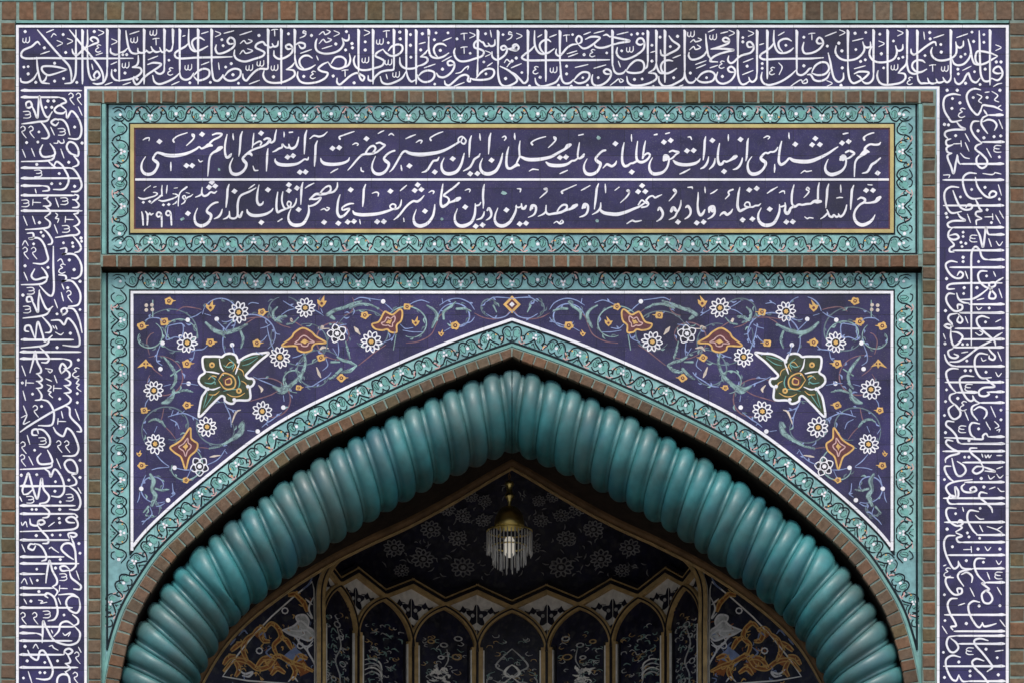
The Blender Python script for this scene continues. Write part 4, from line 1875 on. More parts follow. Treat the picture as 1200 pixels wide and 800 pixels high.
for (x, y, sx, sy) in ((139, 134, 1, 1), (1061, 134, -1, 1), (139, 286, 1, -1), (1061, 286, -1, -1)):
    disc(mbs[2], x + 2 * sx, y + 1 * sy, 1.7, fnb, 0.0012, n=7)
    for a in ([(-7, -6), (-2, -8), (6, -6), (8, -2)], [(-8, 4), (-4, 7), (4, 8), (8, 4)], [(-5, -2), (0, -5), (4, -2)], [(-4, 3), (0, 6), (5, 4)]):
        stroke(mbs[0], [(x + sx * p[0], y + sy * p[1]) for p in a], 1.3, fnb, 0.0009)
border_objects(mbs, bt)
q = MB()
for a in ((126.2, 121.8, 1073.8, 123.2), (126.2, 296.6, 1073.8, 298.2)): rect(q, *a, fnb, 0.0014)
for a in ((124.9, 121.8, 127.4, 298.2), (1072.6, 121.8, 1075.1, 298.2)): rect(q, *a, fnb, 0.0018)
frame(q, 150.9, 144.3, 1049.1, 275.3, 2.0, fnb, 0.0016)
q.build('dark_line', M['line'], bt)
q = MB(); frame(q, 152.8, 146.2, 1047.2, 273.4, 4.2, fnb, 0.0052); q.build('ochre_frame', M['goldframe'], dp)
q = MB(); rect(q, 156.8, 150.2, 1043.2, 269.4, fnb, 0.0012); q.build('tile_field', M['navy'], dp)
q = MB(); rect(q, 158.4, 209.6, 1041.6, 212.2, at(0.0166), 0.0026); q.build('dividing_line', M['white'], dp)
q = MB(); frame(q, 157, 150.4, 1043, 269.2, 1.6, at(0.0166), 0.0006); q.build('inner_line', M['maroon'], dp)
# small chips and turquoise repairs in the field
q = MB()
for x, y, r in ((702, 162, 3.2), (591, 227, 4.0), (700, 259, 2.6), (518, 257, 2.4), (214, 257, 3), (257, 199, 2.2)):
    poly(q, [(x + r * random.uniform(.5, 1.1) * math.cos(a * 1.05), y + r * random.uniform(.4, 1.0) * math.sin(a * 1.05)) for a in range(6)], at(0.0166), 0.0007)
q.build('glaze_repair', M['vteal'], dp)
FW = at(0.0165, 0.4)
def words(text):
    mb = MB(); ox = oy = 0
    def flush():
        nonlocal mb
        if mb.f: mb.build('word', M['white'], dp)
        mb = MB()
    for ln in text.strip().splitlines():
        if ln.startswith('='):
            t = ln[1:].split()
            if '+' not in t and mb.f and float(t[2]) != oy: flush()
            ox, oy = float(t[1]), float(t[2]); continue
        if ln == '-': flush(); continue
        if ln[0] == 'd':
            p = [float(v) for v in ln[2:].split()[0].split(',')]; r = (ln.split()[1].split(',') + ['36'])[2]; r = float(r) / 10
            x, y = ox + p[0] / 10, oy + p[1] / 10
            poly(mb, [(x - r * 1.02, y + r * .12), (x - r * .1, y - r * .9), (x + r * 1.02, y - r * .12), (x + r * .1, y + r * .9)], FW, 0.0014); continue
        pts = [[float(v) for v in p.split(',')] for p in ln.split()]
        ribbon(mb, curve([(ox + p[0] / 10, oy + p[1] / 10, p[2] / 10 * 0.84) for p in pts], 0.9), FW, 0.0012)
    flush()
words(NAST_TEXT)

# ---------------------------------------------------------------- arch panel (spandrels)
DS = 0.05; FS = at(DS)
sp = thing('spandrel_panel', 'dark blue floral tile panel filling both corners above the pointed arch, edged with turquoise', 'tile panel', P(600, 407, DS))
def colstrip(mb, top, curve_pts, fn, h, both=True):
    """fills between a straight top edge and a curve below it"""
    for s in ((0, 1) if both else (0,)):
        q = [p for p in curve_pts]
        for a, b in zip(q[:-1], q[1:]):
            if abs(b[0] - a[0]) < 1e-6: continue
            r = [(a[0], top), (b[0], top), b, a]
            if s: r = mir(r)
            mb.face([fn(*p, h) for p in r])
def clipx(pts, x0):
    out = []
    for i, p in enumerate(pts):
        if p[0] >= x0:
            if not out and i > 0:
                a = pts[i - 1]; t = (x0 - a[0]) / (p[0] - a[0]); out.append((x0, a[1] + (p[1] - a[1]) * t))
            out.append(p)
    return out
q = MB()
o0 = [p for p in offset(BCs, 0) if p[1] < 990]
colstrip(q, 320.2, clipx(o0, 118.5), FS, 0.0)
q.build('turquoise_border', M['teal'], sp)
tb = sp.children[0] if sp.children else None
tb = [o for o in bpy.data.objects if o.name.startswith('turquoise_border') and o.parent == sp][0]
fs1 = at(DS - 0.0004); fs1s = at(DS - 0.0004, 0.3)
wl = offset(BCs, 31)                      # centre of the white line
wl_i = clipx(wl, 155)
q = MB(); colstrip(q, 345, wl_i, at(DS), 0.0016); q.build('tile_field', M['navy'], sp)
q = MB()
yl = wl_i[0][1]
for m_ in (lambda p: p, mir):
    ribbon(q, [(p[0], p[1], 3.4) for p in m_(clipx(wl, 155.8))], fs1, 0.0032, cap=False)
    rect(q, *( (153.2, 341.6, 156.4, yl + 4) if m_ is not mir else (1043.6, 341.6, 1046.8, yl + 4)), fs1, 0.0062)
rect(q, 156.4, 341.6, 1043.6, 344.6, fs1, 0.0058)
q.build('white_line', M['white'], sp)
q = MB()
for m_ in (lambda p: p, mir):
    ribbon(q, [(p[0], p[1], 2.2) for p in m_(clipx(offset(BCs, 28.2), 152.3))], fs1, 0.0012, cap=False)
    ribbon(q, [(p[0], p[1], 2.6) for p in m_(clipx(offset(BCs, 5.8), 125.6))], fs1, 0.0012, cap=False)
    yb = clipx(offset(BCs, 28.2), 152.3)[0][1]
    for a in ((151.4, 339.4, 153.1, yb), (124.4, 320.4, 126.8, clipx(offset(BCs, 5.8), 125.6)[0][1] + 2)):
        b = a if m_ is not mir else (1200 - a[2], a[1], 1200 - a[0], a[3]); rect(q, *b, fs1, 0.0042)
rect(q, 153.1, 339.6, 1046.9, 341.4, fs1, 0.0046)
q.build('dark_line', M['line'], tb)
mbs = [MB(), MB(), MB(), MB(), MB()]
border_units(hpath(318, 338, 149.5, 15, 1050.5), 15, mbs, fs1s, 0.0008)
for s in (0, 1):
    xa, xb = (129, 149.5) if not s else (1071, 1050.5)
    border_units(vpath(xa, xb, 344, 5, 655), 5, mbs, fs1s, 0.0008)
    # along the arch
    mid = [p for p in offset(BCs, 16.5) if p[1] < 745]; cum = [0]
    for a, b in zip(mid[:-1], mid[1:]): cum.append(cum[-1] + math.dist(a, b))
    tot = cum[-1]; n = 11
    lo_, hi_ = offset(BCs, 7.6), offset(BCs, 26.6)
    def apath(u, v, s=s):
        L = tot - (u + 0.0) / n * tot * 0.985 if True else 0
        L = max(0.0, min(tot, L)); i = 0
        while i < len(cum) - 2 and cum[i + 1] < L: i += 1
        t = (L - cum[i]) / ((cum[i + 1] - cum[i]) or 1)
        a, b = mid[i], mid[i + 1]; p = (a[0] + (b[0] - a[0]) * t, a[1] + (b[1] - a[1]) * t)
        dx, dy = b[0] - a[0], b[1] - a[1]; l = math.hypot(dx, dy); o = -9.5 + 19 * v
        r = (min(600, p[0] + dy / l * o), p[1] - dx / l * o)
        return (1200 - r[0], r[1]) if s else r
    border_units(lambda u, v: apath(u + .5, v), n - 0, mbs, fs1s, 0.0008)
for (x, sx) in ((139, 1), (1061, -1)):
    disc(mbs[2], x + 2 * sx, 330, 1.7, fs1, 0.0012, n=7)
    for a in ([(-7, -6), (-2, -8), (6, -6), (8, -2)], [(-8, 4), (-4, 7), (4, 8), (8, 4)], [(-5, -2), (0, -5), (4, -2)]):
        stroke(mbs[0], [(x + sx * p[0], 330 + p[1]) for p in a], 1.3, fs1, 0.0009)
border_objects(mbs, tb)
for x0 in (119.0, 1077.2):
    q = MB(); rect(q, x0, 320.5, x0 + 4.4, 800, fs1, 0.003); q.build('glazed_strip', M['strip'], sp)
# ---------------------------------------------------------------- flowers, palmettes and vines of the arch panel
FO = at(DS - 0.00165, 0.22)
VB = """170,376 175,373 186,373 190,376|197,382 205,380 214,380 213,395 205,395 195,398 196,390 197,383|222,373 230,370 236,366|240,368 247,370|188,404 184,415 184,423 190,428
224,412 230,410 238,409 243,405|228,412 226,420 222,424|272,404 274,412 276,418|276,375 275,381 273,385|291,357 295,355 303,356|332,353 340,358 346,361|330,369 338,364 346,362
313,383 315,393 318,403 321,411|305,385 312,383 317,380|313,393 309,398 305,401|320,384 324,391 328,392|368,363 375,367 379,370|376,362 378,367|396,401 397,411 396,418|390,408 395,416|397,382 400,381 406,380|392,381 396,377
382,420 384,428 378,434|415,352 422,349 432,350 446,352|451,356 456,360 460,364|480,357 486,354 494,352 503,355|469,380 475,385 484,384|472,387 484,389 495,389|515,358 525,352 537,350 550,355 556,363|518,350 519,356
521,388 528,384|538,382 546,379 552,377 556,372|463,389 460,396 450,401|570,354 578,349 590,349 600,350|570,368 580,373 592,371 599,365|192,452 200,450|213,449 220,449 232,451|174,467 171,472 170,477|197,488 207,485 216,484 226,488 233,492
201,486 203,480|200,491 207,495 210,502|216,481 212,485|168,502 172,508|181,506 184,499|262,470 266,478 270,488 271,500|264,476 272,480 278,481|178,550 185,548 198,547|207,548 216,550 226,550|223,551 219,560|243,544 252,540 258,535 264,526
264,528 266,531|171,556 168,562 166,570|164,576 163,583 161,588|202,566 203,575 205,578 200,582|183,593 188,592 193,589|176,594 178,602 170,610 167,614|183,532 190,540 198,546|297,441 305,445 315,449 322,452|303,443 314,443|332,463 333,470
307,500 313,495 318,492 330,483|312,496 314,498|358,453 366,452 374,447 385,440 388,436|367,452 370,449|290,504 298,505|254,376 262,384 266,388|343,419 350,417 356,414|300,412 308,416"""
VR = """175,415 172,400 176,392 180,390|207,365 215,360 228,361 236,363|280,375 300,372 318,372|322,376 330,381 340,384|512,378 505,392 490,400 476,402|556,367 566,372 580,374 592,371 597,365|194,500 200,506 206,514|176,425 180,432 190,440|300,372 290,378 284,384|444,362 452,368 456,372|340,374 350,380 356,384|245,525 238,524 232,524|420,428 430,420 440,412 452,404|520,366 514,372 512,378|188,494 190,488 192,478|328,456 318,462 306,466 292,470"""
VT = """241,378,3 250,386,5 260,390,6 275,387,5 290,380,2|258,390,3 264,396,1.5|282,388,3 285,398,3 282,408,1.5|192,418,2 200,428,4 206,440,4 204,450,3 200,455,2|200,440,2 212,432,1.5|190,472,3 196,470,7 202,464,5 204,456,2|205,460,2 215,457,3 226,459,1.5|306,363,1.5 306,370,1
325,360,2 320,366,3.5 322,374,3 330,378,2|322,376,2 328,372,4 336,371,2|384,369,5 392,364,4.5 402,361,4 414,356,3.5 424,353,2|388,371,5 392,374,3|395,418,2 402,422,4 410,424,3.5 418,428,2|388,424,3 398,424,2|405,400,1.5 408,412,2.5 410,420,2
356,413,2.5 358,425,3.5 352,440,4.5 342,450,5 332,458,7 324,455,3|410,361,3.5 420,357,3.5 432,357,2.5 444,362,2|500,358,2 508,363,3 512,370,4.5 508,380,3.5 506,384,2|520,374,3 520,366,3.5 530,358,3 534,354,1.5|535,362,3 545,362,3 552,365,1.5|464,392,1.2 461,410,1.2|578,358,2.5 582,366,1.5
174,494,1.5 180,491,3 188,493,3 194,500,2|280,500,3 284,496,6 282,506,7 272,514,4 258,522,2.5 245,525,2|176,555,3 180,563,6 178,573,4 182,580,6 178,592,3|182,572,3 190,574,2.5 198,573,1.5|174,593,3 168,600,1.5|320,452,3 328,456,6 336,452,4|418,428,2 410,434,5 400,436,2|350,372,1 344,378,2 336,380,2|179,352,1.4 179,372,1.4|400,432,4 392,440,3 386,444,1.5"""
VC = """371,430 374,438,3.4 376,442|415,383 418,387,4.6 422,392|271,497 277,482,2.5 282,480|341,374,3 343,378,3|385,408 378,407,3.4 374,411|378,383,4 373,385 386,385|303,451 307,456,3.4 306,459|246,535 251,534,2.5 258,533"""
def parse(t): return [[tuple(float(v) for v in p.split(',')) for p in s.split()] for s in t.replace('\n', '|').split('|') if s.strip()]
VINE = MB(); VMATS = []
def vine_add(mb, mats):
    VINE.add(mb, len(VMATS)); VMATS.extend(mats)
def both(fnc):
    for m_ in (lambda p: list(p), mir): fnc(m_)
for nm, txt, w_, mt in (('pale_blue_vine', VB, 1.25, 'vblue'), ('russet_vine', VR, 1.3, 'vred'), ('grey_green_vine', VT, 3.0, 'vteal'), ('cream_leaf', VC, 1.7, 'cream')):
    q = MB()
    def go_(m_):
        for s in parse(txt):
            s = [p if len(p) > 2 else (p[0], p[1], w_ * (0.6 if i in (0, len(s) - 1) else 1)) for i, p in enumerate(s)]
            if mt == 'vteal':
                ribbon(q, curve(m_(s), 1.2), FO, 0.0004, 1, skirt=False)
                for o in (-.2, .16):
                    dx, dy = s[-1][0] - s[0][0], s[-1][1] - s[0][1]; l = math.hypot(dx, dy) or 1
                    ribbon(q, curve(m_([(x - dy / l * w * o, y + dx / l * w * o, max(.5, w * .34)) for x, y, w in s[:max(2, len(s) - (o > 0))]]), 1.2), FO, 0.0022, 0, skirt=False)
            else: ribbon(q, curve(m_(s), 1.2), FO, 0.0006 if mt != 'vblue' else 0.0046, skirt=False)
            if mt == 'vblue' and len(s) > 2:    # little leaves along the thin vines
                for k in range(1, len(s) - 1):
                    if random.random() < .35:
                        (x, y, _), (x2, y2, _) = s[k], s[k + 1]; a = math.atan2(y2 - y, x2 - x) + random.choice((-1, 1)) * .8
                        ribbon(q, m_([(x, y, 1.0), (x + 2 * math.cos(a), y + 2 * math.sin(a), 2.0), (x + 4.2 * math.cos(a), y + 4.2 * math.sin(a), .5)]), FO, 0.0046, skirt=False)
            if mt == 'vteal':                       # feathered acanthus: fine pale veins over a dim leaf
                c_ = curve(s, 1.2)
                for k in range(3, len(c_) - 2, 2):
                    (x, y, w0), (x2, y2, _) = c_[k], c_[k + 1]; a = math.atan2(y2 - y, x2 - x)
                    if w0 < 1.8: continue
                    for sg in (-1, 1):
                        if random.random() < .25: continue
                        b = a + sg * random.uniform(.5, .9); l = w0 * random.uniform(.5, 1.0) + 1
                        ribbon(q, m_([(x, y, 1.0), (x + l * .6 * math.cos(b), y + l * .6 * math.sin(b), 1.2), (x + l * math.cos(b - sg * .5), y + l * math.sin(b - sg * .5), .4)]), FO, 0.0018, random.choice((0, 1, 1)), skirt=False)
    both(go_); vine_add(q, [M[mt], M['vtealdark']])
def spiral(cx, cy, r0, r1, a0, turn, n=26):
    return [(cx + (r0 + (r1 - r0) * i / n) * math.cos(R_(a0 + turn * i / n)), cy + (r0 + (r1 - r0) * i / n) * .9 * math.sin(R_(a0 + turn * i / n))) for i in range(n + 1)]
SPIR = [(205, 392, 38, 16, 200, 330), (205, 392, 26, 8, 20, -250), (300, 395, 44, 20, 100, 300), (355, 398, 40, 20, -160, -300), (395, 395, 30, 12, 60, 330), (430, 392, 36, 16, 190, 300), (480, 382, 30, 14, 160, 300), (536, 373, 22, 9, 180, 330), (575, 360, 14, 6, 100, 250), (190, 445, 32, 14, 250, 320), (200, 500, 36, 15, 120, 330), (215, 545, 30, 12, -120, 300), (182, 570, 22, 8, 60, 320), (258, 500, 34, 15, -60, -320), (315, 470, 36, 14, 200, 320), (372, 436, 32, 14, -30, -300), (172, 395, 20, 10, -60, 260), (262, 366, 24, 10, 180, 280), (330, 366, 24, 10, 0, -280), (400, 360, 26, 12, 170, 260), (176, 598, 14, 5, -80, 240), (345, 445, 18, 7, 90, 280)]
wlc = [(p[0], p[1]) for p in wl]
def inside(x, y):
    if x > 600: x = 1200 - x
    if x < 160 or y < 348: return False
    for a, b in zip(wlc[:-1], wlc[1:]):
        if a[0] <= x <= b[0]: return y < a[1] + (b[1] - a[1]) * (x - a[0]) / ((b[0] - a[0]) or 1) - 5
    return False
vine = {'vtealdark': MB(), 'vblue': MB(), 'vteal': MB(), 'vred': MB()}
def runs(pts):
    out = []; cur = []
    for p in pts:
        if inside(p[0], p[1]): cur.append(p)
        else:
            if len(cur) > 3: out.append(cur)
            cur = []
    if len(cur) > 3: out.append(cur)
    return out
for kk_, (cx, cy, r0, r1, a0, tn) in enumerate(SPIR):
    for X0 in (0, 1):
        jx, jy = random.uniform(-1.5, 1.5), random.uniform(-1.5, 1.5)
        key = ('vtealdark', 'vteal', 'vblue', 'vtealdark', 'vred')[kk_ % 5]
        for run in runs(spiral(cx + jx, cy + jy, r0, r1, a0 + random.uniform(-8, 8), tn)):
            run = mir(run) if X0 else run; n_ = len(run)
            ribbon(vine[key], curve([(p[0], p[1], .7 + .85 * math.sin(math.pi * i / (n_ - 1))) for i, p in enumerate(run)], 1.2), FO, 0.0003, skirt=False)
            for i in range(2, n_ - 2, 3):
                (x, y), (x2, y2) = run[i], run[i + 1]; a = math.atan2(y2 - y, x2 - x); sg = random.choice((-1, 1)); b = a + sg * random.uniform(.6, 1.0); l = random.uniform(3.5, 7.5)
                k2 = random.choice(('vtealdark', 'vteal', 'vblue', 'vtealdark'))
                tip = (x + l * math.cos(b - sg * .4), y + l * math.sin(b - sg * .4))
                if inside(*tip): ribbon(vine[k2], curve([(x, y, .7), (x + l * .5 * math.cos(b), y + l * .5 * math.sin(b), random.uniform(1.4, 2.4)), (*tip, .4)], 1.0), FO, 0.0008, skirt=False)
for k_, v_ in vine.items(): vine_add(v_, [M[k_]])
VINE.build('vine_scroll', VMATS, sp)
def rosette(cx, cy, r, n, fn, parent, mats, name='rosette', rot=None, squash=1.0, ang=0.0):
    """ring of looped petals round an eye"""
    rot = random.uniform(0, 1) if rot is None else rot; q = MB()
    def X(a, rad):
        u, v = rad * math.cos(a), rad * math.sin(a) * squash
        return (cx + u * math.cos(ang) - v * math.sin(ang), cy + u * math.sin(ang) + v * math.cos(ang))
    da = 2 * math.pi / n
    poly(q, [X(i * math.pi / 10, r * .80) for i in range(20)], fn, 0.0010, 3, skirt=False)
    for i in range(n):
        a = rot + i * da; jr = r * random.uniform(.95, 1.06); jw = random.uniform(.85, 1.1)
        pts = [X(a - da * .40 * jw, r * .52), X(a - da * .43 * jw, jr * .74), X(a, jr), X(a + da * .43 * jw, jr * .74), X(a + da * .40 * jw, r * .52)]
        ribbon(q, curve([(*p, r * .112) for p in pts], 1.0), fn, 0.0036, 0, skirt=False)
    poly(q, [X(i * math.pi / 8, r * .50) for i in range(16)], fn, 0.0040, 0, skirt=False)
    poly(q, [X(i * math.pi / 8, r * .40) for i in range(16)], fn, 0.0068, 2, skirt=False)
    poly(q, [X(i * math.pi / 6 + .3, r * (.27 if i % 2 else .19)) for i in range(12)], fn, 0.0096, 1, skirt=False)
    return q.build(name, mats, parent)
RM = [M['white'], M['gold'], M['black'], M['navy']]
for x, y in ((220, 402), (279.3, 365.6), (357, 361.5), (328.8, 419), (435, 400), (179.5, 456.5), (182, 520), (242, 500), (307, 482)):
    for X_ in (x, 1200 - x): rosette(X_ + random.uniform(-.8, .8), y + random.uniform(-.8, .8), 12.0 * random.uniform(.95, 1.04), random.choice((10, 10, 10, 11)), FO, sp, RM, squash=random.uniform(.93, 1.0), ang=random.uniform(0, 3))
for x, y in ((395, 391), (234, 546)):
    for X_ in (x, 1200 - x): rosette(X_, y, 11.0, 5, FO, sp, [M['white'], M['white'], M['black'], M['black']], 'small_blossom')
def gold_flower(x, y, r, kind, parent, fn=FO, mt='gold', s=1):
    q = MB(); a0 = random.uniform(0, 6)
    if kind == 'o':
        n = 14; lob = random.choice((4, 5, 5))
        poly(q, [(x + r * (1 + .16 * math.cos(lob * 2 * math.pi * i / n * 1.0 + a0)) * math.cos(2 * math.pi * i / n), y + r * (1 + .16 * math.cos(lob * 2 * math.pi * i / n + a0)) * math.sin(2 * math.pi * i / n) * .9) for i in range(n)], fn, 0.003, 0)
        disc(q, x, y, r * .46, fn, 0.006, 1, 8); disc(q, x, y, r * .2, fn, 0.009, 0, 6)
        ribbon(q, [(x + r * s * .8, y, 1.6), (x + r * s * 1.6, y - .5, .5)], fn, 0.003, 0, skirt=False)
    elif kind == 't':
        poly(q, [(x, y + r * 1.1), (x - r * .8, y + r * .3), (x - r * .9, y - r * .5), (x - r * .2, y - r * .1), (x + s * r * .5, y - r * 1.3), (x + r * .5, y - r * .2), (x + r, y - r * .2), (x + r * .6, y + r * .6)], fn, 0.003, 0)
        disc(q, x, y + r * .3, r * .3, fn, 0.006, 1, 7)
    elif kind == 'l':
        poly(q, [(x - s * r * 1.9, y + r * .9), (x - s * r * .7, y - r * .3), (x, y - r), (x + s * r * .5, y - r * .3), (x + s * r * 1.6, y + r * .7), (x + s * r * .3, y + r * .4), (x, y + r), (x - s * r * .4, y + r * .4)], fn, 0.003, 0)
        disc(q, x - r * .35, y, r * .22, fn, 0.006, 1, 6); disc(q, x + r * .35, y, r * .22, fn, 0.006, 1, 6)
    elif kind == 'x':
        poly(q, [(x, y - r * 1.15), (x + r * 1.15, y), (x, y + r * 1.15), (x - r * 1.15, y)], fn, 0.003, 0)
        poly(q, [(x, y - r * .7), (x + r * .7, y), (x, y + r * .7), (x - r * .7, y)], fn, 0.006, 1)
        poly(q, [(x, y - r * .35), (x + r * .35, y), (x, y + r * .35), (x - r * .35, y)], fn, 0.009, 2)
    return q.build('gold_blossom', [M[mt], M['maroon'], M['white']], parent)
for x, y, r, k in ((198, 353, 5, 'o'), (192.5, 377, 5.2, 'o'), (166, 382, 5.2, 'o'), (246.5, 359, 6, 't'), (246.5, 401, 5, 'o'), (219, 426, 5.4, 'o'), (171, 426, 5.5, 'l'), (219, 474.5, 4.8, 'o'), (169, 480.5, 4.4, 'o'), (166, 545, 4.6, 'o'), (218, 562, 4, 'o'), (307, 366, 4.8, 'o'), (301, 402, 4.9, 'o'),
                   (376, 419, 4.8, 'o'), (427.5, 369.5, 4.8, 'o'), (477, 359.5, 4.4, 'o'), (487, 377, 5, 't'), (533.5, 381.5, 5.4, 'o'), (517, 390.5, 3.6, 't'), (400, 442.5, 5, 'o'), (377, 354, 6, 't'), (163, 531, 3.4, 't'), (350, 454, 3.6, 'o')):
    gold_flower(x, y, r, k, sp, s=1); gold_flower(1200 - x, y, r, k, sp, s=-1)
gold_flower(600, 357, 9, 'x', sp)
def add_buds():
    for x, y in ((220, 375), (254, 374), (190.5, 402), (188, 432), (272, 404), (221, 449), (204.5, 547.5), (165.5, 572), (197, 585.5), (332, 477), (302, 505), (449, 353.5)):
        for X_ in (x, 1200 - x):
            q = MB(); disc(q, X_, y, 2.7, FO, 0.0048, n=9); q.build('white_bud', M['white'], sp)
add_buds()
for X0 in (0, 1):
    q = MB()
    for x, y in ((171.5, 358), (178, 357.5), (171.5, 363.5), (178.5, 363)): disc(q, (1200 - x) if X0 else x, y, 2.2, FO, 0.003, n=8)
    q.build('four_dot_flower', M['cream'], sp)
PAL = [[(330.5, 405), (342, 395), (345, 390), (355, 384.4), (365, 389), (370, 394), (382, 401.5), (370, 402.5), (366, 406), (365, 410), (357, 412.5), (349, 410), (347.5, 405.5)],
       [(436, 380), (444, 377), (451, 365.5), (455, 367), (460, 369), (469, 362.5), (471.5, 366), (470, 376), (465, 381), (464.5, 389.5), (457.5, 389), (454, 386), (447.5, 387), (439, 385)],
       [(223, 501), (224, 513), (227, 516), (231.5, 519.5), (230, 527), (222, 535), (217.5, 549), (212, 535), (205, 530), (199.5, 524), (207, 519), (213, 514.5), (217.5, 508)]]
for pl in PAL:
    for m_ in (lambda p: list(p), mir):
        q = MB(); pp = m_(pl)
        poly(q, pp, FO, 0.003, 0); stroke(q, pp, 2.0, FO, 0.0052, 1, closed=True)
        cx = sum(p[0] for p in pp) / len(pp); cy = sum(p[1] for p in pp) / len(pp)
        inner = [(cx + (p[0] - cx) * .45, cy + (p[1] - cy) * .45) for p in pp]; stroke(q, inner, 1.3, FO, 0.0054, 2, closed=True)
        poly(q, [(cx + (p[0] - cx) * .2, cy + (p[1] - cy) * .2) for p in pp], FO, 0.0058, 1)
        q.build('gold_palmette', [M['maroon'], M['gold'], M['pink']], sp)
MED = [(238, 418.5), (246, 417.5), (256, 417.5), (260, 418), (264, 415), (270, 414), (276, 416), (279.5, 422), (287, 418), (296, 414.5), (304, 414), (315, 413.3), (303, 424), (290, 437), (288, 440), (291, 443), (296, 443.5), (298, 447), (296, 451.5), (293, 453.5), (292.5, 467.5), (276.5, 469), (273, 472.5), (268, 472), (263.5, 469), (263, 465), (259.5, 463.5), (248, 474), (233.5, 488), (234.5, 474), (237, 464), (242, 455.5), (237, 452), (233, 447), (234, 441), (240, 436), (238, 430)]
for m_ in (lambda p: list(p), mir):
    q = MB(); pp = m_(MED)
    poly(q, pp, FO, 0.0032, 0); ribbon(q, [(*p, 2.6) for p in curve(pp, 1.5, True)], FO, 0.0058, 1, closed=True)
    poly(q, m_([(240, 421), (253, 420), (257, 427), (257, 433), (244, 434.5), (240.5, 431)]), FO, 0.0062, 0)
    for s in ([(257, 420), (259, 430), (264, 437)], [(240, 435), (250, 436), (262, 439)], [(281, 424), (278, 432), (276, 438)], [(243, 455), (250, 456), (258, 453)]): stroke(q, m_(s), 2.0, FO, 0.0062, 1)
    for s in ([(283, 423), (291, 420), (302, 417)], [(284, 428), (292, 426), (302, 419)], [(243, 459), (241, 468), (238, 478)], [(250, 462), (246, 468), (240, 477)]): stroke(q, m_(s), 1.0, FO, 0.0064, 3)
    for s in ([(268, 420), (274, 426), (272, 432)], [(262, 428), (268, 430), (274, 427)], [(240, 448), (248, 449), (253, 445)], [(246, 440), (252, 444), (252, 450)], [(279, 440), (281, 448), (279, 456)], [(262, 458), (270, 456), (279, 456)]): stroke(q, m_(s), 1.5, FO, 0.0066, 3)
    for s in ([(256, 445), (262, 437), (272, 440), (276, 446), (274, 454), (264, 455), (256, 445)], [(264, 445), (270, 443), (271, 449), (265, 450), (264, 445)]): stroke(q, m_(s), 1.7, FO, 0.0068, 4)
    poly(q, m_([(261, 443), (268, 440), (273, 446), (270, 452), (263, 452)]), FO, 0.0064, 5)
    for s in ([(252, 447), (256, 440), (262, 436), (270, 437)], [(258, 456), (266, 457), (274, 456)], [(277, 441), (279, 447), (277, 453)], [(262, 432), (266, 436), (272, 434)]): stroke(q, m_(s), 2.2, FO, 0.006, 2)
    for s in ([(264, 430), (270, 424), (276, 428), (273, 435)], [(244, 444), (249, 440), (254, 442), (251, 448)], [(283, 446), (288, 449), (290, 456)], [(266, 461), (272, 464), (280, 464), (287, 460)], [(276, 430), (284, 434), (286, 440)], [(245, 462), (252, 462), (257, 458)]): stroke(q, m_(s), 1.2, FO, 0.0066, 4)
    for (x, y) in ((248.5, 427.5), (280, 457.5)):
        x = m_([(x, y)])[0][0]; disc(q, x, y, 3.4, FO, 0.0092, 4, 10); disc(q, x, y, 1.3, FO, 0.012, 0, 7)
    for (x, y) in ((279.5, 423.5), (243.5, 455.5), (274.5, 468), (290.5, 452.5)): disc(q, m_([(x, y)])[0][0], y, 2.2, FO, 0.009, 1, 8)
    q.build('green_medallion', [M['leafdark'], M['white'], M['black'], M['leaf'], M['gold'], M['maroon']], sp)
# ---------------------------------------------------------------- brick edge of the arch
DA = DS - 0.012
ba = thing('brick_arch', 'pointed arch edge of small brown bricks between the turquoise border and the twisted moulding', 'arch', P(600, 407, DS))
bo = [p for p in offset(BCs, -0.4) if p[1] < 960]
def along(pts):
    c = [0]
    for a, b in zip(pts[:-1], pts[1:]): c.append(c[-1] + math.dist(a, b))
    return c
def at_len(pts, cum, L):
    L = max(0, min(cum[-1], L)); lo, hi = 0, len(cum) - 2
    while lo < hi:
        m_ = (lo + hi + 1) // 2
        if cum[m_] <= L: lo = m_
        else: hi = m_ - 1
    a, b = pts[lo], pts[lo + 1]; l = (cum[lo + 1] - cum[lo]) or 1; t = (L - cum[lo]) / l
    return (a[0] + (b[0] - a[0]) * t, a[1] + (b[1] - a[1]) * t), ((b[0] - a[0]) / l, (b[1] - a[1]) / l)
cum = along(bo); q = MB(); FA = at(DA)
for s in (0, 1):
    L = cum[-1]
    while L > 6:
        wd = random.uniform(13.2, 16.0); qd = []
        for l_, k in ((L - .8, 0), (L - wd + .8, 0), (L - wd + .8, 1), (L - .8, 1)):
            p, t = at_len(bo, cum, l_); o = 0 if k == 0 else -thick(p[1]) + random.uniform(-.4, .4)
            qd.append((min(599.4, p[0] + t[1] * o), p[1] - t[0] * o))
        if s: qd = mir(qd)
        brick(q, qd, FA, depth=0.03, out=0.001); L -= wd
q.build('bricks', M['brick'], ba)
q = MB(); sf = MB()
inn = offset(BCs, lambda y: -thick(y) + 0.6)
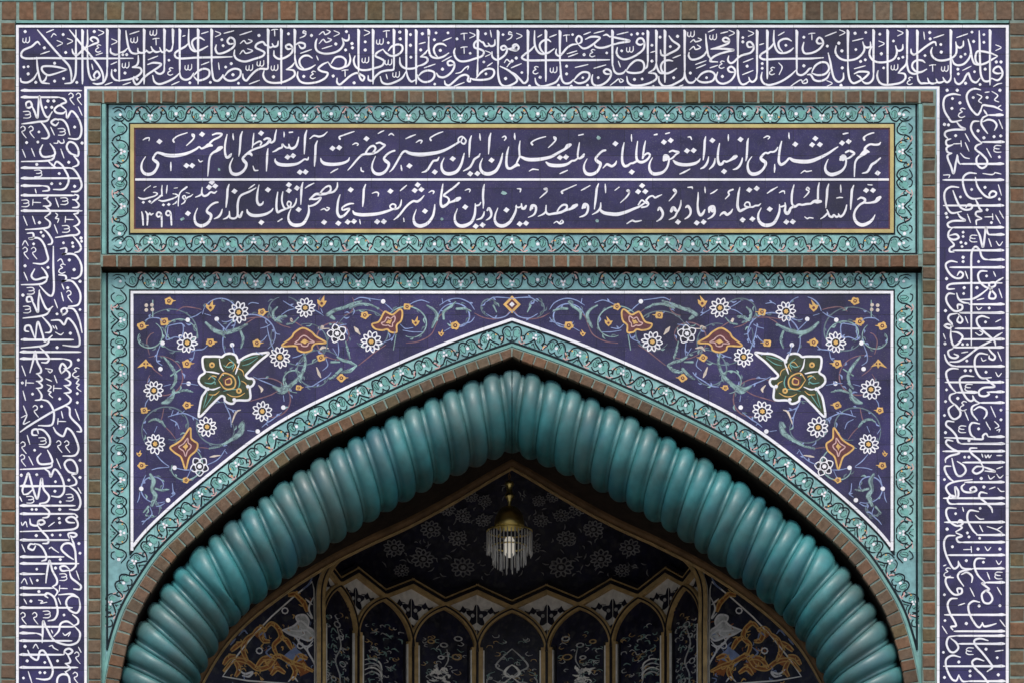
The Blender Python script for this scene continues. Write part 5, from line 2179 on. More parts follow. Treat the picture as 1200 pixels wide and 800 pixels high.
for m_ in (lambda p: p, mir):
    a, b = m_(offset(BCs, 0.2)), m_(inn); n = min(len(a), len(b)); a = a[-n:]; b = b[-n:]
    for i in range(n - 1): q.face([at(DA + 0.004)(*p) for p in (a[i], a[i + 1], b[i + 1], b[i])])
    # soffit behind the brick edge, its deep shade painted as a dark colour
    for i in range(n - 1):
        A, B_ = at(DA + 0.004)(*b[i]), at(DA + 0.004)(*b[i + 1]); sf.face([A, B_, (B_[0], DA + 0.5, B_[2]), (A[0], DA + 0.5, A[2])])
    stq = MB(); ribbon(stq, [(p[0], p[1], 3.2) for p in m_([p for p in offset(BCs, 2.4) if p[1] < 960])], at(DS), 0.006, cap=False); stq.build('glazed_strip', M['strip'], ba)
q.build('joint_backing', M['joint'], ba); sf.build('soffit', M['reveal'], ba)
ba_soffit = None

# ---------------------------------------------------------------- twisted rope moulding
DR = 0.215
rm = thing('rope_moulding', 'thick glossy turquoise moulding of twisted ribs following the inside of the pointed arch', 'moulding', P(600, 435, DR))
TO = [(116, 960), (121, 880), (134, 805), (144, 770), (154, 746), (168, 722), (184, 697), (201, 674), (218, 653), (243, 633), (264, 615), (282, 601), (301, 588), (319, 573), (341, 558), (365, 542), (420, 510), (471, 482.5), (514, 463), (541, 451), (564, 442.5), (587, 434.5), (600, 430)]
RT = 47.0
tos = curve(TO, 3.0)
# centre line of the rope, in metres, in the vertical plane at depth DR
cl = offset(tos, -RT)
def clp(p): x, y, z = P(p[0], p[1], DR); return (x, z)
cl = [clp(p) for p in cl]
f_ = (D + DR) / D; RR = RT * S * f_
cumr = along(cl); TOT = cumr[-1]
PITCH = 24.2 * S * f_; TWIST = 24 * S * f_
NP, NT = 30, 14
def rope_rib(i, sgn):
    q = MB(); vs = []
    for a in range(NP + 1):
        ph = R_(-78 + 330 * a / NP)          # 0 = outward, 90 = towards the courtyard, 180 = inward
        for t_ in range(NT + 1):
            t = t_ / 10 * .8 if t_ <= 10 else .8 + (t_ - 10) * .05
            L = TOT - ((i + t) * PITCH + TWIST * (ph / math.pi))
            bulge = math.sqrt(max(0, 1 - (2 * t / .8 - 1) ** 2 * 0.985)) if t <= .8 else .10 + .20 * math.sqrt(max(0, 1 - ((t - .9) / .1) ** 2 * .98))
            r = RR * (0.84 + 0.16 * bulge)
            over = max(0, L - TOT); Lc = min(L, TOT - 1e-4)
            (x, z), (tx, tz) = at_len(cl, cumr, Lc)
            nx, nz = -tz, tx                  # outward normal (left and up) in the x-z plane
            X = x + r * math.cos(ph) * nx; Z = z + r * math.cos(ph) * nz; Y = DR - r * math.sin(ph)
            X = min(X, -0.002)
            if over > 0: X = min(-0.002, X + over)
            vs.append((sgn * X, Y, Z))
    W_ = NT + 1
    fs = [(a * W_ + t, a * W_ + t + 1, (a + 1) * W_ + t + 1, (a + 1) * W_ + t) for a in range(NP) for t in range(NT)]
    q.faces(vs, fs); q.build('rib', M['rope'], rm, smooth=True)
NR = 30
for i in range(-1, NR):
    for s in (1, -1): rope_rib(i, s)

# ---------------------------------------------------------------- reveal between the rope and the inner arch
DI = 1.30
IA = [(150, 2000), (151, 1200), (160, 1020), (182, 920), (204, 855), (236, 790), (260, 752), (290, 721), (330, 690), (375, 661), (429, 633), (476, 611.5), (527, 584), (577, 554), (600, 541)]
ias = curve(IA, 5.0)
rv = thing('arch_reveal', 'dark brown soffit with painted-in shade under the turquoise moulding running back to the inner arch', 'soffit', P(600, 540, DI - 0.4))
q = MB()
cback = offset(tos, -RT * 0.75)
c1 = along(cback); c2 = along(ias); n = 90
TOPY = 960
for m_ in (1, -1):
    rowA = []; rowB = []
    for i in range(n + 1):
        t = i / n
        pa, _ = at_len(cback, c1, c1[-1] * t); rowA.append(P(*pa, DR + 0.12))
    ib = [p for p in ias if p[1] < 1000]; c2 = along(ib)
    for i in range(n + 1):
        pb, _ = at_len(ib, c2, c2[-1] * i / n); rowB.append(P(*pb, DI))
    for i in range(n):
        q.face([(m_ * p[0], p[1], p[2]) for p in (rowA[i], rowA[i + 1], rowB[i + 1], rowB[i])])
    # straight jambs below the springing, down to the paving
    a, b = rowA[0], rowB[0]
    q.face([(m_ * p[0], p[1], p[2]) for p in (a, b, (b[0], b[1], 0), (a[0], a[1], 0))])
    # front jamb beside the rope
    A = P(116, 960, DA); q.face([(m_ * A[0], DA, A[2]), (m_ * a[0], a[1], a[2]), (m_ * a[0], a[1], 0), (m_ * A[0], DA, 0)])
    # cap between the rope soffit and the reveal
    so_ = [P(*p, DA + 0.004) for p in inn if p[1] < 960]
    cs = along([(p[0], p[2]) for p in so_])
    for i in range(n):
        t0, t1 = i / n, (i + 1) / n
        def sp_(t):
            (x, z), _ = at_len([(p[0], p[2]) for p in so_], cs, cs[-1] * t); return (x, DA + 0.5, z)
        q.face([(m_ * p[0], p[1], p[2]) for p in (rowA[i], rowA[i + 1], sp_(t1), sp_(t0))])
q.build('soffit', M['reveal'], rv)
# wall plate in the plane of the inner arch, closing the space behind the facade
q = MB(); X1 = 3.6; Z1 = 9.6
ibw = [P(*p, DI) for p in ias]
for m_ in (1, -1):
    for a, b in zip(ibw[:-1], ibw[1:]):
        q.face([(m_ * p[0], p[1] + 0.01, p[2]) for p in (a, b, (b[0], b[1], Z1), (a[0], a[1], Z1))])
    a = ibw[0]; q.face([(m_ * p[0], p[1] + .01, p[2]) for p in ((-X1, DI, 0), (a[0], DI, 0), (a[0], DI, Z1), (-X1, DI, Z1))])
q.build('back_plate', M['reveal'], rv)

# ---------------------------------------------------------------- inner arch moulding
im = thing('arch_moulding', 'slim brown ridged moulding outlining the dark inner arch behind the turquoise rope', 'moulding', P(600, 541, DI))
def sweep(mb, pts2, prof, mi=0):
    """sweep a profile (across, out) along points in an x-z plane at depth y"""
    rows = []
    n = len(pts2)
    for i, p in enumerate(pts2):
        a, b = pts2[max(0, i - 1)], pts2[min(n - 1, i + 1)]; tx, tz = b[0] - a[0], b[2] - a[2]; l = math.hypot(tx, tz) or 1
        nx, nz = -tz / l, tx / l
        rows.append([(p[0] + nx * c, p[1] - o, p[2] + nz * c) for c, o in prof])
    k = len(prof)
    for r0, r1 in zip(rows[:-1], rows[1:]):
        for j in range(k - 1): mb.face([r0[j], r0[j + 1], r1[j + 1], r1[j]], mi)
def clampx(rows, s): return [(min(p[0], -0.001) * s, p[1], p[2]) for p in rows]
a_, b_ = MB(), MB()
half = [P(*p, DI) for p in ias if p[1] < 1000]
for s in (1, -1):
    h2 = [(s * p[0], p[1], p[2]) for p in half]; g_ = s
    sweep(a_, h2, [(g_ * c, o) for c, o in ((-0.026, 0.0), (-0.024, 0.035), (-0.008, 0.05), (0.008, 0.05), (0.02, 0.03), (0.03, 0.018), (0.045, 0.012), (0.05, 0.0))])
    sweep(b_, h2, [(g_ * c, o) for c, o in ((-0.037, -0.03), (-0.0365, 0.012), (-0.0305, 0.012), (-0.030, -0.03))])
a_.build('ridge', M['moulding'], im); b_.build('pale_line', M['innergold'], im)

# ---------------------------------------------------------------- half dome
RA, ZR, HD = 1.37, 7.185, 0.90
dm = thing('half_dome', 'dark tiled half dome strewn with dim grey rosettes above the row of small niches', 'dome', (0, DI + RA * .5, ZR))
def dome(th, u):
    r = RA * math.cos(u) ** 0.9; return (r * math.sin(th), DI + 0.012 + r * math.cos(th), ZR + HD * math.sin(u))
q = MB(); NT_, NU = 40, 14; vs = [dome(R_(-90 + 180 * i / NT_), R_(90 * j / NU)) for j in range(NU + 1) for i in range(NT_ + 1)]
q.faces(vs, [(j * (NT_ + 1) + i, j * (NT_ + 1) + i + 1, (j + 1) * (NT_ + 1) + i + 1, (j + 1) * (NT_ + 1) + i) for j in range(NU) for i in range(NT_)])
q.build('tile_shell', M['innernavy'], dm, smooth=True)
def dome_hit(px, py):
    """where the drawing's sight line meets the dome"""
    x0, _, z0 = P(px, py, 0); best = None
    for k in range(300):
        d = DI + 0.02 + (RA - 0.02) * k / 299; x, y, z = P(px, py, d)
        r = math.hypot(x, y - DI); c = min(1, max(0, (r / RA))) ** (1 / 0.9); zz = ZR + HD * math.sqrt(max(0, 1 - c * c))
        e = z - zz
        if best is not None and best * e < 0: return (x, y, z)
        best = e
    return None
for x, y, r in ((523, 595, 10), (542, 603, 9), (504, 619, 12), (536, 630, 11), (461, 641, 12), (495, 654, 13), (542, 664, 14), (552, 581, 8), (568, 586, 8), (566, 609, 9), (575, 640, 9), (470, 668, 9)):
    for X_ in (x, 1200 - x):
        if dome_hit(X_, y) is None: continue
        def fn(a, b, h, X_=X_):
            p = dome_hit(a, b)
            if p is None: p = P(a, b, DI + RA * .9)
            n_ = Vector((-p[0], DI - p[1], -(p[2] - ZR) - .3)).normalized(); v = Vector(p) + n_ * (0.004 + h); return tuple(v)
        rosette(X_, y, r, 10, fn, dm, [M['domegrey'], M['domegrey'], M['black'], M['innernavy']], squash=.82)
q = MB(); rnd = random.Random(3)
for k in range(260):
    x, y = rnd.uniform(440, 760), rnd.uniform(560, 676); p = dome_hit(x, y)
    if p is None or y < 545 + abs(x - 600) * .56 + 16: continue
    def fn(a, b, h):
        p = dome_hit(a, b) or P(a, b, DI + RA * .9)
        n_ = Vector((-p[0], DI - p[1], -(p[2] - ZR) - .3)).normalized(); return tuple(Vector(p) + n_ * (0.003 + h))
    a = rnd.uniform(0, 6); l = rnd.uniform(4, 9); b = a + rnd.uniform(-1.2, 1.2)
    ribbon(q, curve([(x, y, .7), (x + l * .5 * math.cos(a), y + l * .5 * math.sin(a), 1.6), (x + l * .5 * math.cos(a) + l * .5 * math.cos(b), y + l * .5 * math.sin(a) + l * .5 * math.sin(b), .6)], 1.5), fn, .001, skirt=False)
q.build('scroll_pattern', M['domegrey'], dm)

# ---------------------------------------------------------------- row of niches round the apse
ANG = [-66, -49, -29.5, -10, 10, 29.5, 49, 66]
RN = 1.36
def npos(th): return (RN * math.sin(R_(th)), DI + RN * math.cos(R_(th)))
ZAP, ZSP, ZPK = 7.085, 6.80, 7.195     # arch crown, springing, peak over the mullion
NAMES = {0: 'outermost narrow niche at the left, beside the gold and white corner panel', 1: 'dark niche panel third from the middle on the left, with pale striped leaf', 2: 'dark niche panel just left of the middle one, with white clouded patch low down',
         3: 'middle niche panel straight below the chandelier, with pale arabesque tracery', 4: 'dark niche panel just right of the middle one, with white clouded patch low down', 5: 'dark niche panel third from the middle on the right, with pale striped leaf', 6: 'outermost narrow niche at the right, beside the gold and white corner panel'}
for k in range(7):
    (xa, ya), (xb, yb) = npos(ANG[k]), npos(ANG[k + 1]); wn = math.hypot(xb - xa, yb - ya)
    tx, ty = (xb - xa) / wn, (yb - ya) / wn; nx, ny = ty, -tx          # n faces the room
    if ny > 0: nx, ny = -nx, -ny
    t = thing('niche', NAMES[k], 'niche', ((xa + xb) / 2, (ya + yb) / 2, 0), 'pointed niches round the back wall')
    def nf(s, z, h, xa=xa, ya=ya, tx=tx, ty=ty, nx=nx, ny=ny): return (xa + tx * s + nx * h, ya + ty * s + ny * h, z)
    # local drawing: x in cm along the facet, y in cm downwards from the peak
    L = lambda x, y, h=0.0: nf(x / 100, ZPK - y / 100, h)
    W = wn * 100; ya_, ys_ = (ZPK - ZAP) * 100, (ZPK - ZSP) * 100
    def arch(n=12):
        pts = []
        for i in range(n + 1):
            u = i / n; kk = 0.82 * W; x = W / 2 * (1 - math.cos(u * math.pi / 2) ** 0.9) if False else W / 2 * u ** 1.6
            top = math.sqrt(kk ** 2 - (kk - W / 2) ** 2)
            pts.append((x, ys_ - (ys_ - ya_) * math.sqrt(max(0, kk ** 2 - (kk - x) ** 2)) / top))
        return pts
    ar = arch(); full = ar + [(W - p[0], p[1]) for p in ar[::-1][1:]]
    q = MB(); BOT = 724
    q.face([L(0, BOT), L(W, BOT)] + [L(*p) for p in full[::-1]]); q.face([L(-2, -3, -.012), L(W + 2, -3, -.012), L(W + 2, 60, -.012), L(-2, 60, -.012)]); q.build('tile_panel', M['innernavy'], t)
    # spandrels between arch and zigzag roofline
    q = MB(); hh = 0.002
    for m_ in (lambda x: x, lambda x: W - x):
        for a, b in zip(ar[:-1], ar[1:]):
            q.face([L(m_(a[0]), a[1], hh), L(m_(b[0]), b[1], hh), L(m_(b[0]), b[0] / (W / 2) * ya_, hh), L(m_(a[0]), a[0] / (W / 2) * ya_, hh)])
    q.build('spandrel', M['innerwhite'], t)
    q = MB(); fd = lambda x, y, h: L(x, y, h)
    for m_ in (lambda x: x, lambda x: W - x):
        def half(pts, mi=0): poly(q, [(m_(max(.3, x)), y) for x, y in pts], fd, .004, mi, skirt=False)
        cyy = ya_ + 4
        half([(6.2 * math.sin(a) * (1 + .28 * math.cos(5 * a)), cyy - 6.0 * math.cos(a) * (1 + .28 * math.cos(5 * a))) for a in [math.pi * i / 20 for i in range(21)]])
        disc(q, m_(3.0), cyy, 1.3, fd, .008, 1, 7)
        for pts in ([(7, cyy - 3), (10, cyy - 6), (12, cyy - 2.5), (9, cyy - 1)], [(11, cyy - 2), (15, cyy - 3.5), (17, cyy), (13, cyy + .5)], [(5, cyy + 6), (8, cyy + 4), (8.5, cyy + 8), (5.5, cyy + 9)], [(.3, cyy + 9), (3, cyy + 11), (2.5, cyy + 14), (.3, cyy + 13)], [(.3, cyy + 16), (2, cyy + 17.5), (.3, cyy + 20)], [(9, cyy + 1.5), (12, cyy + 2.5), (10.5, cyy + 5), (8.5, cyy + 4)]): half(pts)
        for pts in ([(5, cyy - 4), (9, cyy - 4), (14, cyy - 1.5), (18, cyy - .5)], [(4, cyy + 5), (6.5, cyy + 8), (4, cyy + 12), (1, cyy + 15)]): stroke(q, [(m_(x), y) for x, y in pts], .7, fd, .004)
    q.build('spandrel_flower', [M['innernavy'], M['innergrey']], t)
    # ochre ribs
    q = MB()
    def rib(pts, w, h, mi): ribbon(q, [(*p, w) for p in pts], fd, h, mi, cap=False)
    def shift(pts, o):
        out = []
        for i, p in enumerate(pts):
            a, b = pts[max(0, i - 1)], pts[min(len(pts) - 1, i + 1)]; dx, dy = b[0] - a[0], b[1] - a[1]; l = math.hypot(dx, dy) or 1
            out.append((p[0] - dy / l * o, p[1] + dx / l * o))
        return out
    for m_ in (lambda p: p, lambda p: [(W - x, y) for x, y in p]):
        rib(m_(ar), 3.6, .030, 0); rib(m_(shift(ar, 0)), .9, .037, 1)
        z = [(-.3, -1), (W / 2, ya_ - 1)]
        rib(m_(z), 3.0, .034, 0); rib(m_([(x, y - 2.2) for x, y in z]), 1.6, .040, 1); rib(m_([(x, y - 4.4) for x, y in z]), .9, .036, 0); rib(m_([(x, y - 6.2) for x, y in z]), 2.2, .02, 1)
        rib(m_([(2.2, ys_ - 3), (2.2, BOT)]), 4.2, .026, 0); rib(m_([(4.8, ys_ - 1), (4.8, BOT)]), .9, .028, 2); rib(m_([(1.0, ys_), (1.0, BOT)]), .8, .033, 1); rib(m_([(6.0, ys_ - 4), (6.0, BOT)]), 1.0, .016, 1)
    q.build('rib', [M['innergold'], M['black'], M['innerwhite']], t)
    # painted fillings
    q = MB(); c = W / 2; y0 = 0; rnd = random.Random(k)
    YS = ys_ - 5
    fd0 = fd
    def fd(x, y, h, fd0=fd0): return fd0(x, YS + y * .56, h)
    mats = [M['innerwhite'], M['innergrey'], M['innergold'], M['vteal']]
    if k == 3:
        for _ in range(2): pass
        for s in (1, -1):
            for pts, w, mi in (([(0, 4), (-8, 14), (-13, 24), (-6, 30), (0, 36)], 1.0, 1), ([(0, 22), (-4, 26), (-6, 32), (-2, 36), (0, 34)], 1.4, 0), ([(0, 36), (-7, 44), (-12, 54), (-16, 62)], 1.4, 0), ([(-5, 42), (-10, 42), (-15, 46), (-15, 54)], 1.1, 1), ([(-16, 62), (-20, 66), (-22, 74)], 1.2, 1),
                               ([(-18, 36), (-21, 42), (-18, 48), (-22, 54), (-19, 60)], 1.1, 1), ([(0, 46), (-4, 52), (0, 60), (0, 66)], 1.3, 0), ([(-4, 60), (-9, 66), (-5, 74), (0, 76)], 1.4, 0), ([(-22, 34), (-18, 34)], .9, 3), ([(-24, 44), (-19, 45)], .9, 3), ([(-24, 56), (-20, 57)], .9, 3), ([(-14, 30), (-19, 33), (-20, 40)], .9, 3)):
                stroke(q, [(c + s * x * .82, y0 + y * 1.05) for x, y in pts], w * 1.25, fd, .004, mi)
    elif k in (2, 4):
        s = -1 if k == 2 else 1
        for _ in range(46):
            x, y = rnd.gauss(0, 4.5), rnd.uniform(30, 74); x *= (.4 + (y - 28) / 46); a = rnd.uniform(0, 6)
            stroke(q, [(c + s * (2 + x), y0 + y), (c + s * (2 + x) + 2.5 * math.cos(a), y0 + y + 2.5 * math.sin(a), rnd.uniform(1.2, 3.0)), (c + s * (2 + x) + 5 * math.cos(a + .6), y0 + y + 5 * math.sin(a + .6))], 1.6, fd, .004, rnd.choice((0, 0, 0, 1)))
        for x, y, r, mi in ((0, 3, 2.4, 1), (-9, 16, 3.2, 2), (-10, -6, 2.6, 1), (9, 0, 2.2, 2), (2, 18, 2, 1)): ribbon(q, [(c + s * x + r * math.cos(i * .63), y0 + y + r * math.sin(i * .63), 1.1) for i in range(10)], fd, .004, mi, closed=True)
        stroke(q, [(c - s * 2, y0 + 8), (c - s * 3, y0 + 20), (c, y0 + 30)], .9, fd, .004, 1)
    elif k in (1, 5):
        s = 1 if k == 1 else -1
        for j in range(4): stroke(q, [(c - s * (W / 2 - 7), y0 + 34 + j * 6), (c - s * (W / 2 - 14), y0 + 31 + j * 5), (c - s * (W / 2 - 20), y0 + 34 + j * 5), (c - s * (W / 2 - 22), y0 + 42 + j * 5)], 1.4, fd, .004, 1 if j % 2 else 0)
        for _ in range(14):
            x, y, a = rnd.uniform(8, W - 8), rnd.uniform(0, 70), rnd.uniform(0, 6); stroke(q, [(x, y0 + y), (x + 3 * math.cos(a), y0 + y + 3 * math.sin(a)), (x + 6 * math.cos(a + .8), y0 + y + 6 * math.sin(a + .8))], 1.3, fd, .004, 3)
    else:
        for x, y, r, mi in ((0, 2, 3.2, 1), (4, 16, 2.4, 1), (6, 46, 3, 1), (-4, 66, 2.6, 1), (-2, 84, 3, 1)): ribbon(q, [(c + x + r * math.cos(i * .63), y0 + y + r * math.sin(i * .63), 1.0) for i in range(10)], fd, .004, mi, closed=True)
        stroke(q, [(c, y0 + 6), (c + 4, y0 + 26), (c - 2, y0 + 44), (c + 3, y0 + 62), (c, y0 + 90)], 1.0, fd, .004, 1)
        for y in (12, 30, 50, 72): stroke(q, [(c, y0 + y), (c - 5, y0 + y - 4), (c - 7, y0 + y + 2)], .9, fd, .004, 3)
    for _ in range(16):
        x, y, a = rnd.uniform(9, W - 9), rnd.uniform(-4, 80), rnd.uniform(0, 6); stroke(q, [(x, y0 + y), (x + 2.5 * math.cos(a), y0 + y + 2.5 * math.sin(a)), (x + 5 * math.cos(a + 1), y0 + y + 5 * math.sin(a + 1))], .8, fd, .004, rnd.choice((3, 3, 1)))
    for _ in range(55):
        x, y, a = rnd.uniform(8, W - 8), rnd.uniform(-12, 110), rnd.uniform(0, 6); r = rnd.uniform(1.2, 2.6); stroke(q, [(x + r * math.cos(a + j * 1.3), y0 + y + r * math.sin(a + j * 1.3)) for j in range(4)], .7, fd, .003, rnd.choice((3, 1, 2, 1)))
    q.build('painted_ornament', mats, t)
# ---------------------------------------------------------------- corner panels between niches and inner arch
xe, ye = npos(66)
f66 = ye
PX1 = 600 - xe / (S * (D + ye) / D)
def cornerfn(px, py, h=0.0):
    t = (px - 236) / (PX1 - 236); d = DI + 0.03 + (ye - 0.02 - DI - 0.03) * max(-.6, min(1, t)); x, y, z = P(px, py, d); return (x, y - h, z)
GOLDP = """262,786 275,773 290,775 302,783 315,780 325,768 340,775 355,780 367,786|290,774 285,762 288,750 297,742|325,768 321,756 329,746 326,736 318,730 311,736|345,775 351,768 360,771|300,782 308,772 316,770 322,772|297,742 304,736 312,738|262,778 268,770 276,768|329,746 336,750 342,760|352,702 346,696 338,697|346,696 356,706 360,716|312,736 306,742 309,750 316,751|271,762 278,756 284,752|318,790 325,783 334,788|340,775 346,786 342,796|275,773 280,784 276,792"""
BLUEP = """338,770 345,764 352,772|345,764 347,757 343,752|303,745 309,741 312,748|280,744 286,738 290,742|355,690 362,684 366,676|318,758 312,764 318,770|270,755 276,748"""
WHITP = """330,738 344,733 352,727 360,733 369,741 363,750 350,746 340,743 331,738|350,731 347,722 357,720 362,727 361,734|352,745 350,752 360,757 367,750|340,738 350,739 359,738 364,742|368,698 362,712 366,724 360,718|366,755 360,760 368,776 372,790|352,735 357,742 352,745|358,701 366,708|368,730 372,722 371,712|338,741 346,746 352,753 360,762 366,772"""
for sgn, lab in ((0, 'corner tile panel with gold scrolls and white palmette at the lower left inside the arch'), (1, 'corner tile panel with gold scrolls and white palmette at the lower right inside the arch')):
    m_ = (lambda p: list(p)) if not sgn else mir
    fn = cornerfn if not sgn else (lambda px, py, h=0.0: (lambda p: (-p[0], p[1], p[2]))(cornerfn(1200 - px, py, h)))
    t = thing('corner_panel', lab, 'tile panel', fn(m_([(320, 800)])[0][0], 800), 'corner panels inside the arch')
    q = MB(); xs = [90 + (PX1 + 0.5 - 90) * i / 40 for i in range(41)]
    for a, b in zip(xs[:-1], xs[1:]): q.face([fn(*p, 0) for p in m_([(a, 560), (b, 560), (b, 2100), (a, 2100)])])
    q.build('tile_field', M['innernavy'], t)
    q = MB(); pp = lambda s: [p for p in s]
    line = [(369, 800), (369, 740), (368, 690), (366, 681), (345, 698), (318, 722), (296, 745), (276, 770), (261, 792), (290, 797), (330, 800), (369, 803)]
    ribbon(q, [(*p, 1.6) for p in m_(line)], fn, .004, cap=False); q.build('white_line', M['innerwhite'], t)
    for nm, tx_, w_, mt in (('gold_scroll', GOLDP, 3.6, 'gold'), ('blue_sprig', BLUEP, 2.2, 'vblue'), ('white_palmette', WHITP, 2.0, 'white')):
        q = MB()
        for s in parse(tx_):
            if mt == 'gold':
                c_ = curve(m_(s), 1.6); n_ = len(c_); stroke(q, m_(s), 4.2, fn, .0022, 1, taper=.3)
                for sg in (-1, 1):
                    e = []
                    for i in range(n_):
                        a, b = c_[max(0, i - 1)], c_[min(n_ - 1, i + 1)]; dx, dy = b[0] - a[0], b[1] - a[1]; l = math.hypot(dx, dy) or 1
                        o = sg * (.6 + 1.7 * math.sin(math.pi * (i + .5) / n_) ** .5); e.append((c_[i][0] - dy / l * o, c_[i][1] + dx / l * o, 1.35))
                    ribbon(q, e, fn, .0046, 0)
            else: stroke(q, m_(s), w_, fn, .0046)
            if mt == 'gold':
                for p in s[1:-1]:
                    a = random.uniform(0, 6); stroke(q, m_([p, (p[0] + 3.4 * math.cos(a), p[1] + 4 * math.sin(a)), (p[0] + 6 * math.cos(a + .9), p[1] + 6 * math.sin(a + .9))]), 1.8, fn, .003)
        q.build(nm, [M[mt], M['rust']], t)
    rnd = random.Random(11 + sgn)
    fill = MB()
    for pl_, mi_ in (([(331, 738), (344, 733), (352, 727), (360, 733), (369, 741), (363, 750), (350, 746), (340, 743)], 2), ([(350, 731), (347, 722), (357, 720), (362, 727), (361, 734)], 2), ([(330, 770), (345, 757), (360, 770), (352, 782), (338, 780)], 1), ([(312, 768), (322, 770), (330, 782), (318, 788), (308, 778)], 3), ([(296, 742), (304, 737), (312, 742), (306, 750)], 3), ([(345, 776), (356, 772), (364, 786), (352, 792)], 3), ([(274, 774), (286, 764), (291, 775), (282, 780)], 3)):
        poly(fill, m_(pl_), fn, .0008, mi_, skirt=False)
    for _ in range(110):
        x, y = rnd.uniform(262, 366), rnd.uniform(690, 800)
        if y < 792 - (x - 262) * 1.0 + 8: continue
        a = rnd.uniform(0, 6); l = rnd.uniform(3, 7)
        stroke(fill, m_([(x, y), (x + l * .5 * math.cos(a), y + l * .5 * math.sin(a)), (x + l * math.cos(a + .9), y + l * math.sin(a + .9))]), rnd.uniform(.9, 2.0), fn, .0015, rnd.choice((0, 0, 1, 1, 3)))
    fill.build('small_scrolls', [M['gold'], M['vblue'], M['innergrey'], M['rust']], t)
    q = MB()
    for x, y in ((304, 762), (334, 715), (352, 756)): ribbon(q, [(*p, 1.5) for p in m_([(x + 3.6 * math.cos(i * .78), y + 3.4 * math.sin(i * .78)) for i in range(8)])], fn, .004, closed=True)
    for s in ([(280, 784), (287, 789), (296, 787), (292, 792), (284, 791)], [(338, 798), (344, 793), (349, 798)]): stroke(q, m_(s), 2.4, fn, .004)
    q.build('white_blossom', M['white'], t)
    # tall ochre mouldings at the inner edge
    q = MB()
    for x, w_, h, mi in ((374.5, 5.0, .05, 0), (380.2, 3.6, .035, 0), (377.3, 1.0, .052, 1), (371.2, 1.4, .03, 2)):
        ribbon(q, [(*p, w_) for p in m_(curve([(x + 30, 646), (x + 14, 660), (x + 4, 676), (x, 694), (x, 740), (x, 1000)], 4))], fn, h, mi, cap=False)
    q.build('ochre_moulding', [M['innergold'], M['black'], M['innerwhite']], t)

# ---------------------------------------------------------------- chandelier
DC = 1.55
ch = thing('chandelier', 'small brass chandelier with a skirt of hanging crystal rods under the dark half dome', 'chandelier', P(597, 690, DC))
u_ = S * (D + DC) / D
cx_, cy_, _ = P(597, 600, DC)
zc = lambda py: P(597, py, DC)[2]
def lathe(mb, prof, n=28, mi=0, cx=cx_, cy=cy_):
    vs = [(cx + r * u_ * math.cos(2 * math.pi * i / n), cy + r * u_ * math.sin(2 * math.pi * i / n), zc(py)) for r, py in prof for i in range(n)]
    mb.faces(vs, [(a * n + i, a * n + (i + 1) % n, (a + 1) * n + (i + 1) % n, (a + 1) * n + i) for a in range(len(prof) - 1) for i in range(n)], mi)
q = MB(); zt = ZR + HD * .985
z = zc(567); k = 0
while z < zt:
    n = 10; rr, hh_ = 1.3 * u_, 3.2 * u_
    ring = [(cx_ + (rr * math.cos(2 * math.pi * i / n) if k % 2 == 0 else 0), cy_ + (rr * math.cos(2 * math.pi * i / n) if k % 2 else 0), z + hh_ * math.sin(2 * math.pi * i / n)) for i in range(n)]
    wv = 0.5 * u_
    for i in range(n):
        a, b = ring[i], ring[(i + 1) % n]
        q.face([(a[0] - wv, a[1] - wv, a[2]), (b[0] - wv, b[1] - wv, b[2]), (b[0] + wv, b[1] - wv, b[2]), (a[0] + wv, a[1] - wv, a[2])])
        q.face([(a[0] - wv, a[1] - wv, a[2]), (b[0] - wv, b[1] - wv, b[2]), (b[0] - wv, b[1] + wv, b[2]), (a[0] - wv, a[1] + wv, a[2])])
    z += 4.6 * u_; k += 1
q.build('chain', M['moulding'], ch)
q = MB(); lathe(q, [(0.2, 563), (4.6, 564), (5.4, 566), (5.2, 568), (3.6, 570), (3.2, 575), (4.4, 578), (5.6, 580), (5.4, 582), (3.4, 584), (2.0, 588), (1.8, 594)]); q.build('finial', M['brass'], ch, True)
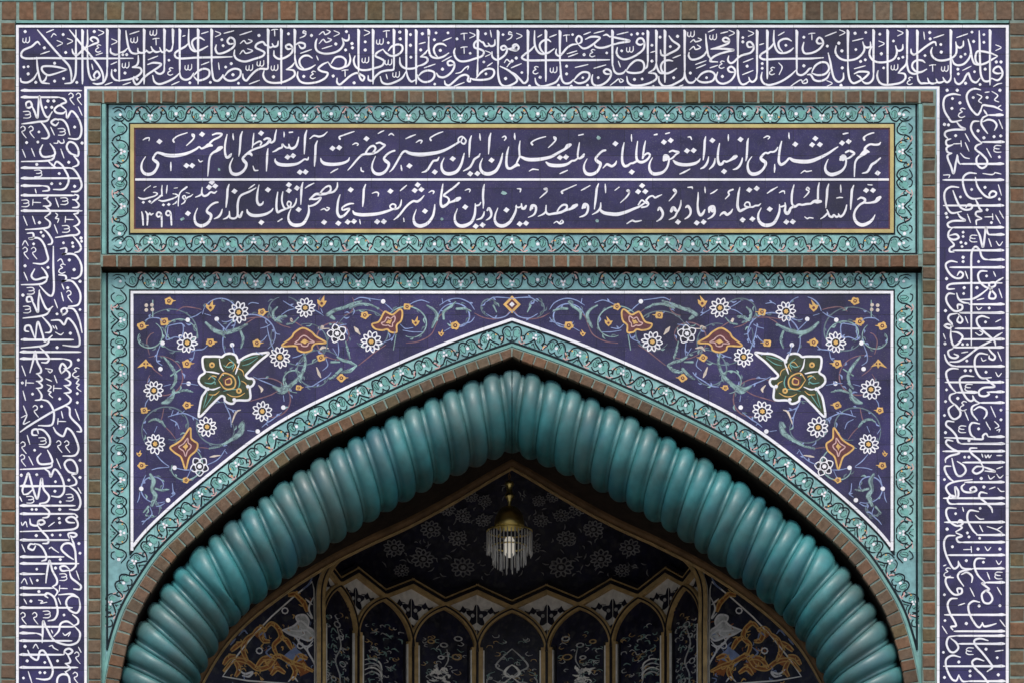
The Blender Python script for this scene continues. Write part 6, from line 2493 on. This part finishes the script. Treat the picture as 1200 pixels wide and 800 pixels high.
q = MB(); lathe(q, [(0.3, 592), (5, 593.2), (10, 595.5), (13.5, 599.5), (16.2, 604.5), (17.4, 611), (17.8, 616.5), (16.8, 617.5), (15.6, 616.6), (15, 611), (12, 602), (0.3, 597)]); q.build('dome_cap', M['brass'], ch, True)
q = MB()
for r, py in ((26.5, 622), (20, 640)): lathe(q, [(r - .7, py - .7), (r + .7, py - .7), (r + .7, py + .7), (r - .7, py + .7), (r - .7, py - .7)])
for i in range(6):
    a = i * math.pi / 3; x, y = math.cos(a), math.sin(a)
    q.face([(cx_ + 18 * u_ * x - .004 * y, cy_ + 18 * u_ * y + .004 * x, zc(617)), (cx_ + 18 * u_ * x + .004 * y, cy_ + 18 * u_ * y - .004 * x, zc(617)), (cx_ + 27 * u_ * x + .004 * y, cy_ + 27 * u_ * y - .004 * x, zc(622)), (cx_ + 27 * u_ * x - .004 * y, cy_ + 27 * u_ * y + .004 * x, zc(622))])
q.build('hoop', M['brass'], ch)
def rod(a, r, y0, y1, w):
    mb = MB(); x, y = cx_ + r * u_ * math.cos(a), cy_ + r * u_ * math.sin(a)
    prof = [(.15, y0), (w * .7, y0 + 1), (w, y0 + 3), (w, y1 - 3), (w * .75, y1 - 1.2), (.1, y1)]; n = 6
    vs = [(x + rr * u_ * math.cos(2 * math.pi * i / n + a), y + rr * u_ * math.sin(2 * math.pi * i / n + a), zc(py)) for rr, py in prof for i in range(n)]
    mb.faces(vs, [(b * n + i, b * n + (i + 1) % n, (b + 1) * n + (i + 1) % n, (b + 1) * n + i) for b in range(len(prof) - 1) for i in range(n)])
    mb.build('crystal_rod', M['crystal'], ch)
for i in range(38): rod(2 * math.pi * i / 38, 26.5, 623 + (i % 2), 650 + random.uniform(-3, 3), .85)
for i in range(28): rod(2 * math.pi * (i + .5) / 28, 19.5, 640, 661 + random.uniform(-2, 3), .85)
for i in range(10): rod(2 * math.pi * i / 10, 11, 650, 669 + random.uniform(-2, 2), .85)
q = MB(); lathe(q, [(0.2, 628), (4, 629), (6.2, 633), (6.2, 648), (4, 652), (.2, 653)], 16); q.build('lamp_glass', M['lamp'], ch, True)
